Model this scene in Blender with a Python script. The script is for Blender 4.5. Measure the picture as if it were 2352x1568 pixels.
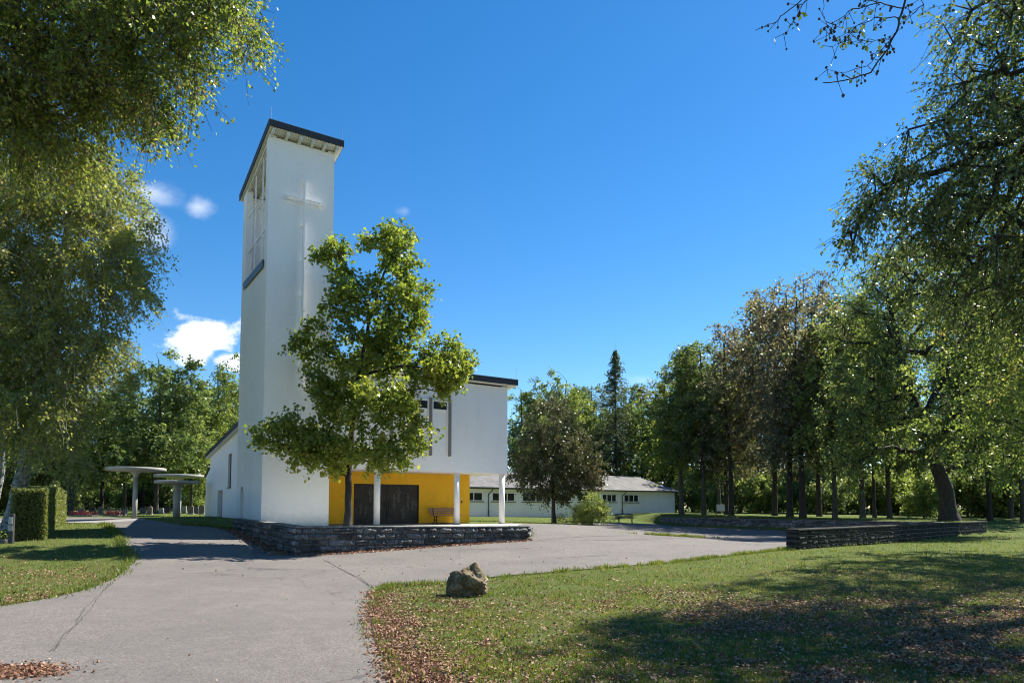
import bpy, bmesh, math, random
import numpy as np
from mathutils import Vector, Matrix
from mathutils.geometry import delaunay_2d_cdt
sc = bpy.context.scene
for o in list(bpy.data.objects): bpy.data.objects.remove(o)
C = sc.collection
R = math.radians

# ---------------------------------------------------------------- camera
F, CX, CY, PITCH, EYE = 1593.45, 1176.0, 1067.94, 0.0627, 1.8      # measured on the photo at 2352 x 1568
cd = bpy.data.cameras.new("camera"); cam = bpy.data.objects.new("camera", cd); C.objects.link(cam)
cd.sensor_width = 36; cd.lens = 36 * F / 2352; cd.shift_y = (CY - 784) / 2352
cd.clip_start = .1; cd.clip_end = 3000
cam.location = (0, 0, EYE); cam.rotation_euler = (math.pi / 2 + PITCH, 0, 0)
sc.camera = cam
# ---------------------------------------------------------------- sun and sky
SUN_AZ, SUN_EL = R(36), R(48)                                     # azimuth from +X towards +Y
sd = Vector((math.cos(SUN_AZ) * math.cos(SUN_EL), math.sin(SUN_AZ) * math.cos(SUN_EL), math.sin(SUN_EL)))
sl = bpy.data.lights.new("sun", 'SUN'); sl.energy = 5.0; sl.angle = R(.53); sl.color = (1, .94, .84)
so = bpy.data.objects.new("sun", sl); C.objects.link(so); so.rotation_euler = sd.to_track_quat('Z', 'Y').to_euler(); so.location = (30, 20, 60)
w = bpy.data.worlds.new("World"); sc.world = w; w.use_nodes = True
nt = w.node_tree; nt.nodes.clear()
def nn(t, typ, **k):
    n = t.nodes.new(typ)
    for a, b in k.items(): setattr(n, a, b)
    return n
wo = nn(nt, 'ShaderNodeOutputWorld'); bg = nn(nt, 'ShaderNodeBackground'); sky = nn(nt, 'ShaderNodeTexSky', sky_type='NISHITA')
sky.sun_disc = False; sky.sun_elevation = SUN_EL; sky.sun_rotation = math.pi / 2 - SUN_AZ; sky.air_density = 1.0; sky.dust_density = .1; sky.ozone_density = 2.2; sky.altitude = 600
bg.inputs[1].default_value = .077
hsv = nn(nt, 'ShaderNodeHueSaturation'); hsv.inputs['Saturation'].default_value = 1.36; hsv.inputs['Value'].default_value = 1.0
nt.links.new(sky.outputs[0], hsv.inputs['Color'])
tc = nn(nt, 'ShaderNodeTexCoord')
def pixdir(px, py):
    x = (px - CX) / F; y = -(py - CY) / F; c, s = math.cos(PITCH), math.sin(PITCH)
    return Vector((x, c - s * y, s + c * y))
def cloud(prev, px, py, rx, ry, scale, amount, soft, dens, seed):
    """a cloud at a fixed direction of the sky: mask by distance from the direction, broken up by noise"""
    d = pixdir(px, py).normalized(); rt = d.cross(Vector((0, 0, 1))).normalized(); up = rt.cross(d).normalized()
    def dot(v, k):
        n = nn(nt, 'ShaderNodeVectorMath', operation='DOT_PRODUCT'); n.inputs[1].default_value = v * k
        nt.links.new(tc.outputs['Generated'], n.inputs[0]); return n.outputs['Value']
    a = dot(rt, F / rx); b = dot(up, F / ry)
    cmb = nn(nt, 'ShaderNodeCombineXYZ'); nt.links.new(a, cmb.inputs[0]); nt.links.new(b, cmb.inputs[1])
    ln = nn(nt, 'ShaderNodeVectorMath', operation='LENGTH'); nt.links.new(cmb.outputs[0], ln.inputs[0])
    front = dot(d, 1)
    no = nn(nt, 'ShaderNodeTexNoise'); no.inputs['Scale'].default_value = scale; no.inputs['Detail'].default_value = 7; no.inputs['Roughness'].default_value = .58
    mp = nn(nt, 'ShaderNodeMapping'); mp.inputs['Location'].default_value = (seed, seed * .7, 0); mp.inputs['Scale'].default_value = (1, 1, 1.5)
    nt.links.new(tc.outputs['Generated'], mp.inputs[0]); nt.links.new(mp.outputs[0], no.inputs[0])
    m1 = nn(nt, 'ShaderNodeMath', operation='MULTIPLY_ADD'); m1.inputs[1].default_value = -.42; m1.inputs[2].default_value = amount
    nt.links.new(ln.outputs['Value'], m1.inputs[0])
    m2 = nn(nt, 'ShaderNodeMath', operation='ADD'); nt.links.new(m1.outputs[0], m2.inputs[0]); nt.links.new(no.outputs['Fac'], m2.inputs[1])
    mr = nn(nt, 'ShaderNodeMapRange', interpolation_type='SMOOTHSTEP'); mr.inputs[1].default_value = .75; mr.inputs[2].default_value = .75 + soft; mr.inputs[4].default_value = dens
    nt.links.new(m2.outputs[0], mr.inputs[0])
    gt = nn(nt, 'ShaderNodeMath', operation='GREATER_THAN'); gt.inputs[1].default_value = 0; nt.links.new(front, gt.inputs[0])
    ml = nn(nt, 'ShaderNodeMath', operation='MULTIPLY'); nt.links.new(mr.outputs[0], ml.inputs[0]); nt.links.new(gt.outputs[0], ml.inputs[1])
    mx = nn(nt, 'ShaderNodeMixRGB'); mx.inputs[2].default_value = (6.6, 7.0, 7.6, 1)
    nt.links.new(ml.outputs[0], mx.inputs[0]); nt.links.new(prev, mx.inputs[1]); return mx.outputs[0]
o_ = hsv.outputs[0]
o_ = cloud(o_, 452, 778, 104, 62, 15, .61, .14, .95, 3.1)
o_ = cloud(o_, 540, 835, 70, 34, 12, .50, .2, .9, 5.7)
o_ = cloud(o_, 350, 440, 70, 36, 9, .58, .4, .6, 8.2)
o_ = cloud(o_, 455, 475, 48, 38, 11, .54, .4, .6, 1.4)
o_ = cloud(o_, 335, 530, 62, 52, 9, .58, .45, .45, 6.4)
o_ = cloud(o_, 930, 485, 40, 24, 10, .48, .5, .35, 2.9)
o_ = cloud(o_, 1260, 880, 150, 22, 7, .50, .5, .6, 7.7)
o_ = cloud(o_, 1480, 872, 90, 30, 7, .52, .5, .6, 4.7)
nt.links.new(o_, bg.inputs[0]); nt.links.new(bg.outputs[0], wo.inputs[0])
sc.view_settings.view_transform = 'Standard'; sc.view_settings.look = 'None'; sc.view_settings.gamma = 1
sc.view_settings.exposure = 1.22
try: sc.cycles.filter_width = 1.05
except Exception: pass
try: sc.cycles.max_bounces = 8; sc.cycles.transparent_max_bounces = 4; sc.cycles.diffuse_bounces = 4; sc.cycles.transmission_bounces = 4
except Exception: pass

# ---------------------------------------------------------------- helpers
def tag(o, label=None, cat=None, group=None, kind=None):
    if label: o['label'] = label
    if cat: o['category'] = cat
    if group: o['group'] = group
    if kind: o['kind'] = kind
    return o
def empty(name, loc, rz=0):
    o = bpy.data.objects.new(name, None); C.objects.link(o); o.location = loc; o.rotation_euler = (0, 0, rz); o.empty_display_size = .3; return o
def mesh_obj(name, verts, faces, mat, parent=None, smooth=False, tint=None):
    """verts (N,3) array; faces (M,k) int array"""
    verts = np.asarray(verts, dtype=np.float32); faces = np.asarray(faces, dtype=np.int32)
    me = bpy.data.meshes.new(name); n, (m, k) = len(verts), faces.shape
    me.vertices.add(n); me.vertices.foreach_set('co', verts.ravel())
    me.loops.add(m * k); me.loops.foreach_set('vertex_index', faces.ravel())
    me.polygons.add(m); me.polygons.foreach_set('loop_start', np.arange(0, m * k, k, dtype=np.int32))
    try: me.polygons.foreach_set('loop_total', np.full(m, k, dtype=np.int32))
    except Exception: pass
    if smooth: me.polygons.foreach_set('use_smooth', np.ones(m, dtype=bool))
    me.update(calc_edges=True)
    if tint is not None:
        at = me.attributes.new('tint', 'FLOAT', 'POINT'); at.data.foreach_set('value', np.asarray(tint, dtype=np.float32))
    me.materials.append(mat)
    o = bpy.data.objects.new(name, me); C.objects.link(o)
    if parent: o.parent = parent
    return o
class MB:
    def __init__(s): s.bm = bmesh.new()
    def face(s, pts):
        vs = [s.bm.verts.new(p) for p in pts]; return s.bm.faces.new(vs)
    def hexa(s, p):   # 8 points: bottom 4, top 4
        v = [s.bm.verts.new(q) for q in p]
        for f in ((3, 2, 1, 0), (4, 5, 6, 7), (0, 1, 5, 4), (1, 2, 6, 5), (2, 3, 7, 6), (3, 0, 4, 7)): s.bm.faces.new([v[i] for i in f])
        return s
    def box(s, x0, x1, y0, y1, z0, z1):
        return s.hexa([(x0, y0, z0), (x1, y0, z0), (x1, y1, z0), (x0, y1, z0), (x0, y0, z1), (x1, y0, z1), (x1, y1, z1), (x0, y1, z1)])
    def prism(s, outline, d, ax):
        """extrude a closed outline (list of 3d points) by vector d"""
        a = [s.bm.verts.new(p) for p in outline]; b = [s.bm.verts.new(tuple(Vector(p) + Vector(d))) for p in outline]
        n = len(a); s.bm.faces.new(a); s.bm.faces.new(list(reversed(b)))
        for i in range(n): s.bm.faces.new((a[i], b[i], b[(i + 1) % n], a[(i + 1) % n]))
        return s
    def tube(s, p0, p1, r0, r1=None, n=10):
        r1 = r0 if r1 is None else r1; p0, p1 = Vector(p0), Vector(p1); d = (p1 - p0).normalized()
        a = d.orthogonal().normalized(); b = d.cross(a)
        A = [s.bm.verts.new(p0 + (a * math.cos(t) + b * math.sin(t)) * r0) for t in (2 * math.pi * i / n for i in range(n))]
        B = [s.bm.verts.new(p1 + (a * math.cos(t) + b * math.sin(t)) * r1) for t in (2 * math.pi * i / n for i in range(n))]
        for i in range(n): f = s.bm.faces.new((A[i], A[(i + 1) % n], B[(i + 1) % n], B[i])); f.smooth = n > 6
        s.bm.faces.new(list(reversed(A))); s.bm.faces.new(B); return s
    def lathe(s, prof, n=40, cx=0, cy=0):
        rings = [[s.bm.verts.new((cx + r * math.cos(2 * math.pi * i / n), cy + r * math.sin(2 * math.pi * i / n), z)) for i in range(n)] for r, z in prof]
        for a, b in zip(rings, rings[1:]):
            for i in range(n): f = s.bm.faces.new((a[i], a[(i + 1) % n], b[(i + 1) % n], b[i])); f.smooth = True
        s.bm.faces.new(rings[-1]); s.bm.faces.new(list(reversed(rings[0]))); return s
    def bevel(s, w=.01, seg=1):
        bmesh.ops.bevel(s.bm, geom=s.bm.edges[:], offset=w, segments=seg, affect='EDGES', clamp_overlap=True); return s
    def build(s, name, mat, parent=None, recalc=True):
        if recalc: bmesh.ops.recalc_face_normals(s.bm, faces=s.bm.faces)
        big = [f for f in s.bm.faces if len(f.verts) > 6]
        if big: bmesh.ops.triangulate(s.bm, faces=big)
        me = bpy.data.meshes.new(name); s.bm.to_mesh(me); s.bm.free(); me.materials.append(mat)
        o = bpy.data.objects.new(name, me); C.objects.link(o)
        if parent: o.parent = parent
        return o
def copy_tree(o, parent=None):
    c = o.copy(); C.objects.link(c); c.parent = parent
    for ch in [x for x in bpy.data.objects if x.parent == o]: copy_tree(ch, c)
    return c
# value noise in numpy
def _h(ix, iy, s): 
    v = np.sin(ix * 127.1 + iy * 311.7 + s * 74.7) * 43758.5453; return v - np.floor(v)
def vnoise(x, y, s=0.):
    ix, iy = np.floor(x), np.floor(y); fx, fy = x - ix, y - iy; fx = fx * fx * (3 - 2 * fx); fy = fy * fy * (3 - 2 * fy)
    a = _h(ix, iy, s) * (1 - fx) + _h(ix + 1, iy, s) * fx; b = _h(ix, iy + 1, s) * (1 - fx) + _h(ix + 1, iy + 1, s) * fx
    return a * (1 - fy) + b * fy
def fbm(x, y, s=0., o=4):
    r = 0; a = .5
    for i in range(o): r = r + a * vnoise(x * 2 ** i, y * 2 ** i, s + i * 3.3); a *= .5
    return r / (1 - .5 ** o)

# ---------------------------------------------------------------- materials
def mat(name): 
    m = bpy.data.materials.new(name); m.use_nodes = True; t = m.node_tree; return m, t, t.nodes['Principled BSDF']
def noise(t, scale, detail=4, rough=.55, coord='Object', vec=None, sc3=None):
    n = nn(t, 'ShaderNodeTexNoise'); n.inputs['Scale'].default_value = scale; n.inputs['Detail'].default_value = detail; n.inputs['Roughness'].default_value = rough
    c = nn(t, 'ShaderNodeTexCoord'); src = c.outputs[coord]
    if sc3:
        mp = nn(t, 'ShaderNodeMapping'); mp.inputs['Scale'].default_value = sc3; t.links.new(src, mp.inputs[0]); src = mp.outputs[0]
    t.links.new(src, n.inputs['Vector']); return n
def ramp(t, src, stops):
    r = nn(t, 'ShaderNodeValToRGB'); e = r.color_ramp.elements
    while len(e) < len(stops): e.new(.5)
    for k, (p, c) in zip(e, stops): k.position = p; k.color = (*c, 1)
    t.links.new(src, r.inputs[0]); return r.outputs[0]
def mix(t, fac, a, b, mode='MIX'):
    m = nn(t, 'ShaderNodeMixRGB', blend_type=mode)
    for i, v in enumerate((fac, a, b)):
        if hasattr(v, 'is_output') or hasattr(v, 'links'): t.links.new(v, m.inputs[i])
        elif isinstance(v, (int, float)): m.inputs[i].default_value = v
        else: m.inputs[i].default_value = (*v, 1)
    return m.outputs[0]
def bump(t, b, src, strength, dist):
    n = nn(t, 'ShaderNodeBump'); n.inputs['Strength'].default_value = strength; n.inputs['Distance'].default_value = dist
    t.links.new(src, n.inputs['Height']); t.links.new(n.outputs[0], b.inputs['Normal']); return n
def simple(name, col, rough=.6, var=.12, scale=6, metal=0, bmp=0, bs=40, spec=.4):
    m, t, b = mat(name); n = noise(t, scale, 5, .6)
    c = ramp(t, n.outputs[0], [(.3, tuple(v * (1 - var) for v in col)), (.7, tuple(min(1, v * (1 + var)) for v in col))])
    t.links.new(c, b.inputs['Base Color']); b.inputs['Roughness'].default_value = rough; b.inputs['Metallic'].default_value = metal
    b.inputs['Specular IOR Level'].default_value = spec
    if bmp: bump(t, b, noise(t, bs, 3).outputs[0], 1, bmp)
    return m
def stucco(name, col, dirt, ds=(.9, .9, .35), lo=.42, hi=.75, amt=.5, base_z=None):
    m, t, b = mat(name); n = noise(t, 1.2, 6, .65, sc3=ds); n2 = noise(t, 7, 5, .6)
    f = ramp(t, n.outputs[0], [(lo, (0, 0, 0)), (hi, (amt, amt, amt))])
    c = mix(t, f, col, dirt); c2 = mix(t, .12, c, n2.outputs['Color'], 'OVERLAY') if False else c
    g = ramp(t, n2.outputs[0], [(.3, (.94, .94, .935)), (.7, (1, 1, 1))]); c = mix(t, 1.0, c, g, 'MULTIPLY')
    st = noise(t, 1.6, 5, .7, sc3=(1.6, 1.6, .07)); c = mix(t, 1.0, c, ramp(t, st.outputs[0], [(.28, (.93, .93, .925)), (.42, (1, 1, 1))]), 'MULTIPLY')
    if base_z is not None:      # rain-splash grime along the foot of the wall
        gc = nn(t, 'ShaderNodeTexCoord'); sp = nn(t, 'ShaderNodeSeparateXYZ'); t.links.new(gc.outputs['Object'], sp.inputs[0])
        n3 = noise(t, 3, 5, .7); ad = nn(t, 'ShaderNodeMath', operation='MULTIPLY_ADD'); ad.inputs[1].default_value = -1.1; t.links.new(n3.outputs[0], ad.inputs[0]); t.links.new(sp.outputs[2], ad.inputs[2])
        mr = nn(t, 'ShaderNodeMapRange'); mr.inputs[1].default_value = base_z - .6; mr.inputs[2].default_value = base_z + .1; mr.inputs[3].default_value = .5; mr.inputs[4].default_value = 0
        t.links.new(ad.outputs[0], mr.inputs[0]); c = mix(t, mr.outputs[0], c, (.42, .40, .35))
    t.links.new(c, b.inputs['Base Color']); b.inputs['Roughness'].default_value = .9; b.inputs['Specular IOR Level'].default_value = .2
    bump(t, b, noise(t, 45, 4, .7).outputs[0], .6, .012); return m
M = {}
M['white'] = stucco('white_render', (.885, .865, .85), (.74, .72, .69), amt=.3, base_z=1.0)
M['yellow'] = stucco('yellow_render', (.80, .44, .03), (.62, .31, .02), amt=.6)
M['whitepaint'] = simple('white_paint', (.86, .83, .80), .5, .03)
M['soffit'] = simple('soffit_sheet', (.62, .61, .55), .6, .06)
M['fascia'] = simple('dark_fascia', (.030, .030, .036), .55, .2)
M['flash'] = simple('slate_flashing', (.09, .11, .14), .5, .15)
M['steel'] = simple('galvanised_steel', (.35, .37, .38), .4, .1, metal=.6)
M['fin'] = simple('grey_brown_fin', (.20, .18, .165), .6, .12)
M['glass'] = simple('dark_glass', (.012, .013, .014), .25, .1, spec=.3)
M['gdoor'] = simple('grey_door', (.25, .26, .26), .6, .08)
M['iron'] = simple('cast_iron', (.018, .014, .012), .55, .3)
M['slat'] = simple('bench_wood', (.30, .17, .12), .6, .25, scale=9)
M['slat2'] = simple('weathered_bench_wood', (.085, .06, .05), .6, .25, scale=9)
M['pipe'] = simple('downpipe_zinc', (.07, .085, .095), .45, .15)
M['sill'] = simple('window_sill_metal', (.08, .085, .09), .5, .1)
M['red'] = simple('red_lamp', (.30, .02, .02), .4, .1)
M['sign'] = simple('sign_board', (.62, .62, .57), .5, .05)
M['ink'] = simple('sign_ink', (.10, .10, .11), .6, .05)
M['stele'] = simple('dark_post', (.05, .045, .045), .6, .2)
# bronze door with patina figures
m, t, b = mat('bronze_door'); n = noise(t, 1.3, 6, .65, sc3=(1, 1, 1.4)); c = ramp(t, n.outputs[0], [(.35, (.010, .009, .009)), (.6, (.030, .022, .019)), (.72, (.055, .05, .048))])
t.links.new(c, b.inputs['Base Color']); b.inputs['Roughness'].default_value = .5; b.inputs['Metallic'].default_value = .3; bump(t, b, noise(t, 9, 4).outputs[0], .8, .02); M['bronze'] = m
# asphalt
m, t, b = mat('asphalt'); n1 = noise(t, .35, 5, .6); n2 = noise(t, 42, 6, .85); n3 = noise(t, 3.2, 6, .7)
c = ramp(t, n2.outputs[0], [(.36, (.052, .046, .041)), (.5, (.150, .136, .124)), (.64, (.34, .31, .285))])
c = mix(t, ramp(t, n1.outputs[0], [(.38, (.0, .0, .0)), (.62, (.55, .55, .55))]), c, (.115, .108, .104))
c = mix(t, 1, c, ramp(t, n3.outputs[0], [(.35, (.86, .86, .86)), (.65, (1, 1, 1))]), 'MULTIPLY')
vo = nn(t, 'ShaderNodeTexVoronoi', feature='DISTANCE_TO_EDGE'); vo.inputs['Scale'].default_value = .075
tcn = nn(t, 'ShaderNodeTexCoord'); nz = noise(t, .8, 6, .65); mxv = nn(t, 'ShaderNodeMixRGB'); mxv.inputs[0].default_value = .05
vm = nn(t, 'ShaderNodeVectorMath', operation='MULTIPLY_ADD'); vm.inputs[1].default_value = (2.2, 2.2, 0); t.links.new(nz.outputs['Color'], vm.inputs[0]); t.links.new(tcn.outputs['Object'], vm.inputs[2])
t.links.new(vm.outputs[0], vo.inputs['Vector'])
cr = nn(t, 'ShaderNodeMapRange'); cr.inputs[1].default_value = .0008; cr.inputs[2].default_value = .003; cr.inputs[3].default_value = .6; cr.inputs[4].default_value = 0; t.links.new(vo.outputs['Distance'], cr.inputs[0])
c = mix(t, cr.outputs[0], c, (.05, .047, .045))
t.links.new(c, b.inputs['Base Color']); b.inputs['Roughness'].default_value = .88; b.inputs['Specular IOR Level'].default_value = .25; bump(t, b, n2.outputs[0], .7, .012); M['asphalt'] = m
# lawn soil / turf
m, t, b = mat('turf'); n1 = noise(t, .55, 5, .65); n2 = noise(t, 14, 5, .7); n3 = noise(t, 60, 3, .7)
g = ramp(t, n3.outputs[0], [(.3, (.035, .05, .012)), (.5, (.09, .125, .028)), (.7, (.18, .21, .065))])
br = ramp(t, n3.outputs[0], [(.3, (.045, .022, .013)), (.5, (.13, .065, .038)), (.72, (.28, .17, .11))])
f = mix(t, .5, n1.outputs[0], n2.outputs[0]); f = ramp(t, f, [(.50, (0, 0, 0)), (.60, (.6, .6, .6))])
sp = nn(t, 'ShaderNodeSeparateXYZ'); tcc = nn(t, 'ShaderNodeTexCoord'); t.links.new(tcc.outputs['Object'], sp.inputs[0])
mr = nn(t, 'ShaderNodeMapRange'); mr.inputs[1].default_value = 19; mr.inputs[2].default_value = 27; mr.inputs[3].default_value = 1; mr.inputs[4].default_value = .12; t.links.new(sp.outputs[1], mr.inputs[0])
f = mix(t, 1, f, mr.outputs[0], 'MULTIPLY')
t.links.new(mix(t, f, g, br), b.inputs['Base Color']); b.inputs['Roughness'].default_value = .95; b.inputs['Specular IOR Level'].default_value = .1; bump(t, b, n3.outputs[0], 1, .04); M['turf'] = m
# rough dark wall stone
m, t, b = mat('wall_stone'); n1 = noise(t, 2.3, 6, .7); n2 = noise(t, 22, 5, .7)
c = ramp(t, n1.outputs[0], [(.3, (.05, .05, .052)), (.48, (.115, .114, .115)), (.62, (.20, .195, .185)), (.74, (.17, .105, .07))])
c = mix(t, 1, c, ramp(t, n2.outputs[0], [(.38, (.25, .25, .25)), (.5, (1, 1, 1)), (.62, (2.1, 2.1, 2.1))]), 'MULTIPLY')  # pale flecks paint sunlit highlights on rough edges into the stone colour
at = nn(t, 'ShaderNodeAttribute', attribute_name='tint'); c = mix(t, 1, c, ramp(t, at.outputs['Fac'], [(0, (.6, .6, .6)), (1, (1.5, 1.5, 1.5))]), 'MULTIPLY')
t.links.new(c, b.inputs['Base Color']); b.inputs['Roughness'].default_value = .85; bump(t, b, n2.outputs[0], 1, .05); M['stone'] = m
m, t, b = mat('mossy_shaded_stone'); n1 = noise(t, 2.0, 6, .7); n2 = noise(t, 20, 5, .7)  # dark mossy stone, with the shade of the trees put into its colour
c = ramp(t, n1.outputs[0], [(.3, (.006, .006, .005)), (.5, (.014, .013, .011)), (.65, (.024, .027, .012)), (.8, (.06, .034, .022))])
t.links.new(mix(t, 1, c, ramp(t, n2.outputs[0], [(.3, (.5, .5, .5)), (.7, (1.5, 1.5, 1.5))]), 'MULTIPLY'), b.inputs['Base Color']); b.inputs['Roughness'].default_value = .9; bump(t, b, n2.outputs[0], 1, .05); M['moss_shade'] = m
# coping: paler, mossy
m, t, b = mat('coping_stone'); n1 = noise(t, 3, 6, .7)
t.links.new(ramp(t, n1.outputs[0], [(.3, (.07, .07, .06)), (.5, (.16, .155, .14)), (.7, (.30, .29, .27))]), b.inputs['Base Color']); b.inputs['Roughness'].default_value = .9; bump(t, b, noise(t, 20, 5, .7).outputs[0], 1, .03); M['coping'] = m
# boulder
m, t, b = mat('boulder'); n1 = noise(t, 3.5, 7, .7); n2 = noise(t, 16, 6, .75)
c = ramp(t, n1.outputs[0], [(.3, (.06, .038, .014)), (.45, (.17, .115, .05)), (.58, (.30, .235, .14)), (.72, (.50, .43, .31))])
c = mix(t, 1, c, ramp(t, n2.outputs[0], [(.35, (.35, .33, .3)), (.6, (1.1, 1.1, 1.1))]), 'MULTIPLY')
t.links.new(c, b.inputs['Base Color']); b.inputs['Roughness'].default_value = .9; bump(t, b, n2.outputs[0], 1, .05); M['rock'] = m
M['concrete'] = stucco('board_concrete', (.40, .395, .37), (.22, .22, .20), ds=(1, 1, .2), amt=.7)
M['cobble'] = simple('pale_paving', (.24, .23, .21), .85, .2, scale=3)
# corrugated roof
m, t, b = mat('corrugated_roof'); n1 = noise(t, 1.2, 6, .7, sc3=(1, .5, 1))
t.links.new(ramp(t, n1.outputs[0], [(.3, (.075, .072, .070)), (.55, (.145, .14, .135)), (.75, (.21, .205, .20))]), b.inputs['Base Color']); b.inputs['Roughness'].default_value = .85; M['corr'] = m
def bark(name, a, bcol, sc=(3, 3, .8)):
    m, t, b = mat(name); n1 = noise(t, 3, 6, .7, sc3=sc)
    t.links.new(ramp(t, n1.outputs[0], [(.35, a), (.65, bcol)]), b.inputs['Base Color']); b.inputs['Roughness'].default_value = .9; bump(t, b, n1.outputs[0], 1, .05); return m
M['bark'] = bark('grey_brown_bark', (.028, .023, .019), (.085, .075, .062)); M['bark_dark'] = bark('dark_bark', (.014, .012, .010), (.05, .042, .035))
M['bark_beech'] = bark('beech_bark', (.03, .03, .026), (.11, .105, .09), (2, 2, 1.2))
M['bark_birch'] = bark('birch_bark', (.05, .045, .04), (.42, .41, .38), (2.2, 2.2, 2.6))
def leafmat(name, stops, trans=.38, tcol=(1.85, 1.85, 1.0), rough=.4):
    m, t, b = mat(name); at = nn(t, 'ShaderNodeAttribute', attribute_name='tint'); c = ramp(t, at.outputs['Fac'], stops)
    t.links.new(c, b.inputs['Base Color']); b.inputs['Roughness'].default_value = rough; b.inputs['Specular IOR Level'].default_value = .32
    tr = nn(t, 'ShaderNodeBsdfTranslucent'); t.links.new(mix(t, 1, c, tcol, 'MULTIPLY'), tr.inputs[0])
    mx = nn(t, 'ShaderNodeMixShader'); mx.inputs[0].default_value = trans; t.links.new(b.outputs[0], mx.inputs[1]); t.links.new(tr.outputs[0], mx.inputs[2])
    t.links.new(mx.outputs[0], t.nodes['Material Output'].inputs[0]); return m
LM = {
 'oak': leafmat('oak_leaf', [(0, (.08, .12, .022)), (.5, (.155, .20, .042)), (1, (.31, .31, .07))], .48, (1.65, 1.75, .8)),
 'beech': leafmat('beech_leaf', [(0, (.07, .11, .028)), (.5, (.145, .19, .045)), (.85, (.24, .26, .065)), (1, (.29, .20, .09))], .52),
 'birch': leafmat('birch_leaf', [(0, (.10, .13, .04)), (.45, (.20, .23, .068)), (.8, (.31, .30, .08)), (1, (.34, .23, .12))], .52),
 'linden': leafmat('linden_leaf', [(0, (.055, .09, .032)), (.5, (.11, .155, .055)), (1, (.22, .26, .09))], .45),
 'copper': leafmat('copper_leaf', [(0, (.10, .093, .070)), (.45, (.155, .15, .105)), (.6, (.15, .175, .085)), (1, (.21, .25, .11))], .5, (1.7, 1.5, 1.0)),
 'dark': leafmat('dark_leaf', [(0, (.055, .085, .035)), (.5, (.105, .14, .055)), (1, (.20, .23, .09))], .45),
 'fresh': leafmat('fresh_leaf', [(0, (.10, .14, .04)), (.5, (.17, .215, .065)), (1, (.30, .33, .12))], .5),
 'maple': leafmat('maple_leaf', [(0, (.05, .065, .034)), (.45, (.085, .10, .045)), (.75, (.125, .11, .06)), (1, (.24, .17, .09))], .28, (1.5, 1.5, .8)),
 'larch': leafmat('larch_leaf', [(0, (.04, .065, .035)), (1, (.10, .13, .06))], .3),
 'hedge': leafmat('hedge_leaf', [(0, (.07, .09, .025)), (.5, (.15, .18, .05)), (1, (.27, .26, .11))], .36),
 'litter': leafmat('dead_leaf', [(0, (.10, .038, .022)), (.4, (.24, .12, .07)), (.75, (.33, .20, .13)), (1, (.44, .31, .21))], .1, (1.2, 1, .8), .7),
 'grass': leafmat('grass_blade', [(0, (.055, .10, .018)), (.45, (.135, .175, .04)), (.75, (.24, .25, .09)), (.9, (.34, .28, .15)), (1, (.40, .31, .19))], .4, (1.35, 1.4, .5)),
 'flower': leafmat('red_flower', [(0, (.03, .05, .015)), (.45, (.10, .01, .015)), (1, (.22, .025, .035))], .2, (1, 1, 1)),
 'spray': leafmat('beech_spray', [(.1, (.05, .034, .02)), (.3, (.05, .08, .02)), (1, (.11, .14, .035))], .25),
}
# ---------------------------------------------------------------- terrain
TH = .5788; U = np.array([math.cos(TH), math.sin(TH)]); V = np.array([-math.sin(TH), math.cos(TH)]); P0 = np.array([-.2451, 37.0])
def ch(s, t): p = P0 + s * U + t * V; return float(p[0]), float(p[1])
def wpt(px, py, Y): d = pixdir(px, py); k = Y / d.y; return (d.x * k, Y, EYE + d.z * k)
WC, WR, WL = (-7.75, 24.9), (.745, 30.45), (-13.4, 33.5)            # corner, right end, left end of the terrace wall
FW0, FW1, NW0, NW1 = (14.0, 66.0), (26.0, 41.0), (11.2, 27.3), (30.7, 45.0)   # far wall, near wall on the right
LB0 = np.array([18.73, 80.0])                                           # right front corner of the low building
cp = [(0, 0, 0), (-8, 4, 0), (8, 4, 0), (0, -8, 0), (-14, -6, 0), (14, -6, 0), (0, 10, 0), (-9.3, 12.6, 0), (5, 14, 0), (10, 10, 0), (14, 16, .02), (-3, 17, .02), (3, 20, .06),
 (*WC, .127), (-3.5, 27.7, .27), (*WR, .42), (-10.5, 29.2, .47), (*WL, .83), (-6, 32, .6), (-8, 20, .08), (6, 27, .16), (*NW0, .2), (*NW1, .2), (18, 25, .08), (26, 30, .12), (24, 40, .19), (36, 40, .35),
 (10, 38, .27), (15.5, 64, .22), (21.6, 53, .2), (14, 50, .25), (25.8, 41, .2), (2.5, 38, .78), (-.2, 36.6, .96), (3, 44, .78), (3, 50, .72), (8, 56, .66), (14, 70, .58), (9, 46, .42),
 (-3.9, 62, 1.05), (18.7, 78.5, 1.05), (0, 72, 1.1), (-10, 40, .98), (-8, 55, 1.05),
 (-13.1, 23.8, .35), (-24, 40, 1.02), (-23.8, 45, 1.17), (-24.8, 50, 1.2), (-16.7, 25, .69), (-26.5, 41, 1.0), (-14.2, 19.3, .2), (-18.8, 25.4, .66), (-20, 28, .8), (-15.5, 33, .95), (-17, 38, 1.15), (-20, 50, 1.25), (-25, 58, 1.3),
 (-45, 30, 1.0), (-50, 60, 1.4), (-30, 90, 1.6), (0, 100, 1.3), (40, 100, 1.4), (60, 60, 1.4), (50, 20, .3), (-30, 10, .25), (-30, -10, 0), (30, -10, 0), (0, 140, 1.4), (-80, 140, 1.8), (80, 140, 1.6), (90, 20, .6), (-90, 20, 1.2)]
cp = np.array(cp, float)
def _U(r2): return .5 * r2 * np.log(r2 + 1e-9)
n_ = len(cp); K_ = _U(((cp[:, None, :2] - cp[None, :, :2]) ** 2).sum(-1)) + np.eye(n_) * .6
P_ = np.hstack([np.ones((n_, 1)), cp[:, :2]]); A_ = np.block([[K_, P_], [P_.T, np.zeros((3, 3))]])
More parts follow.
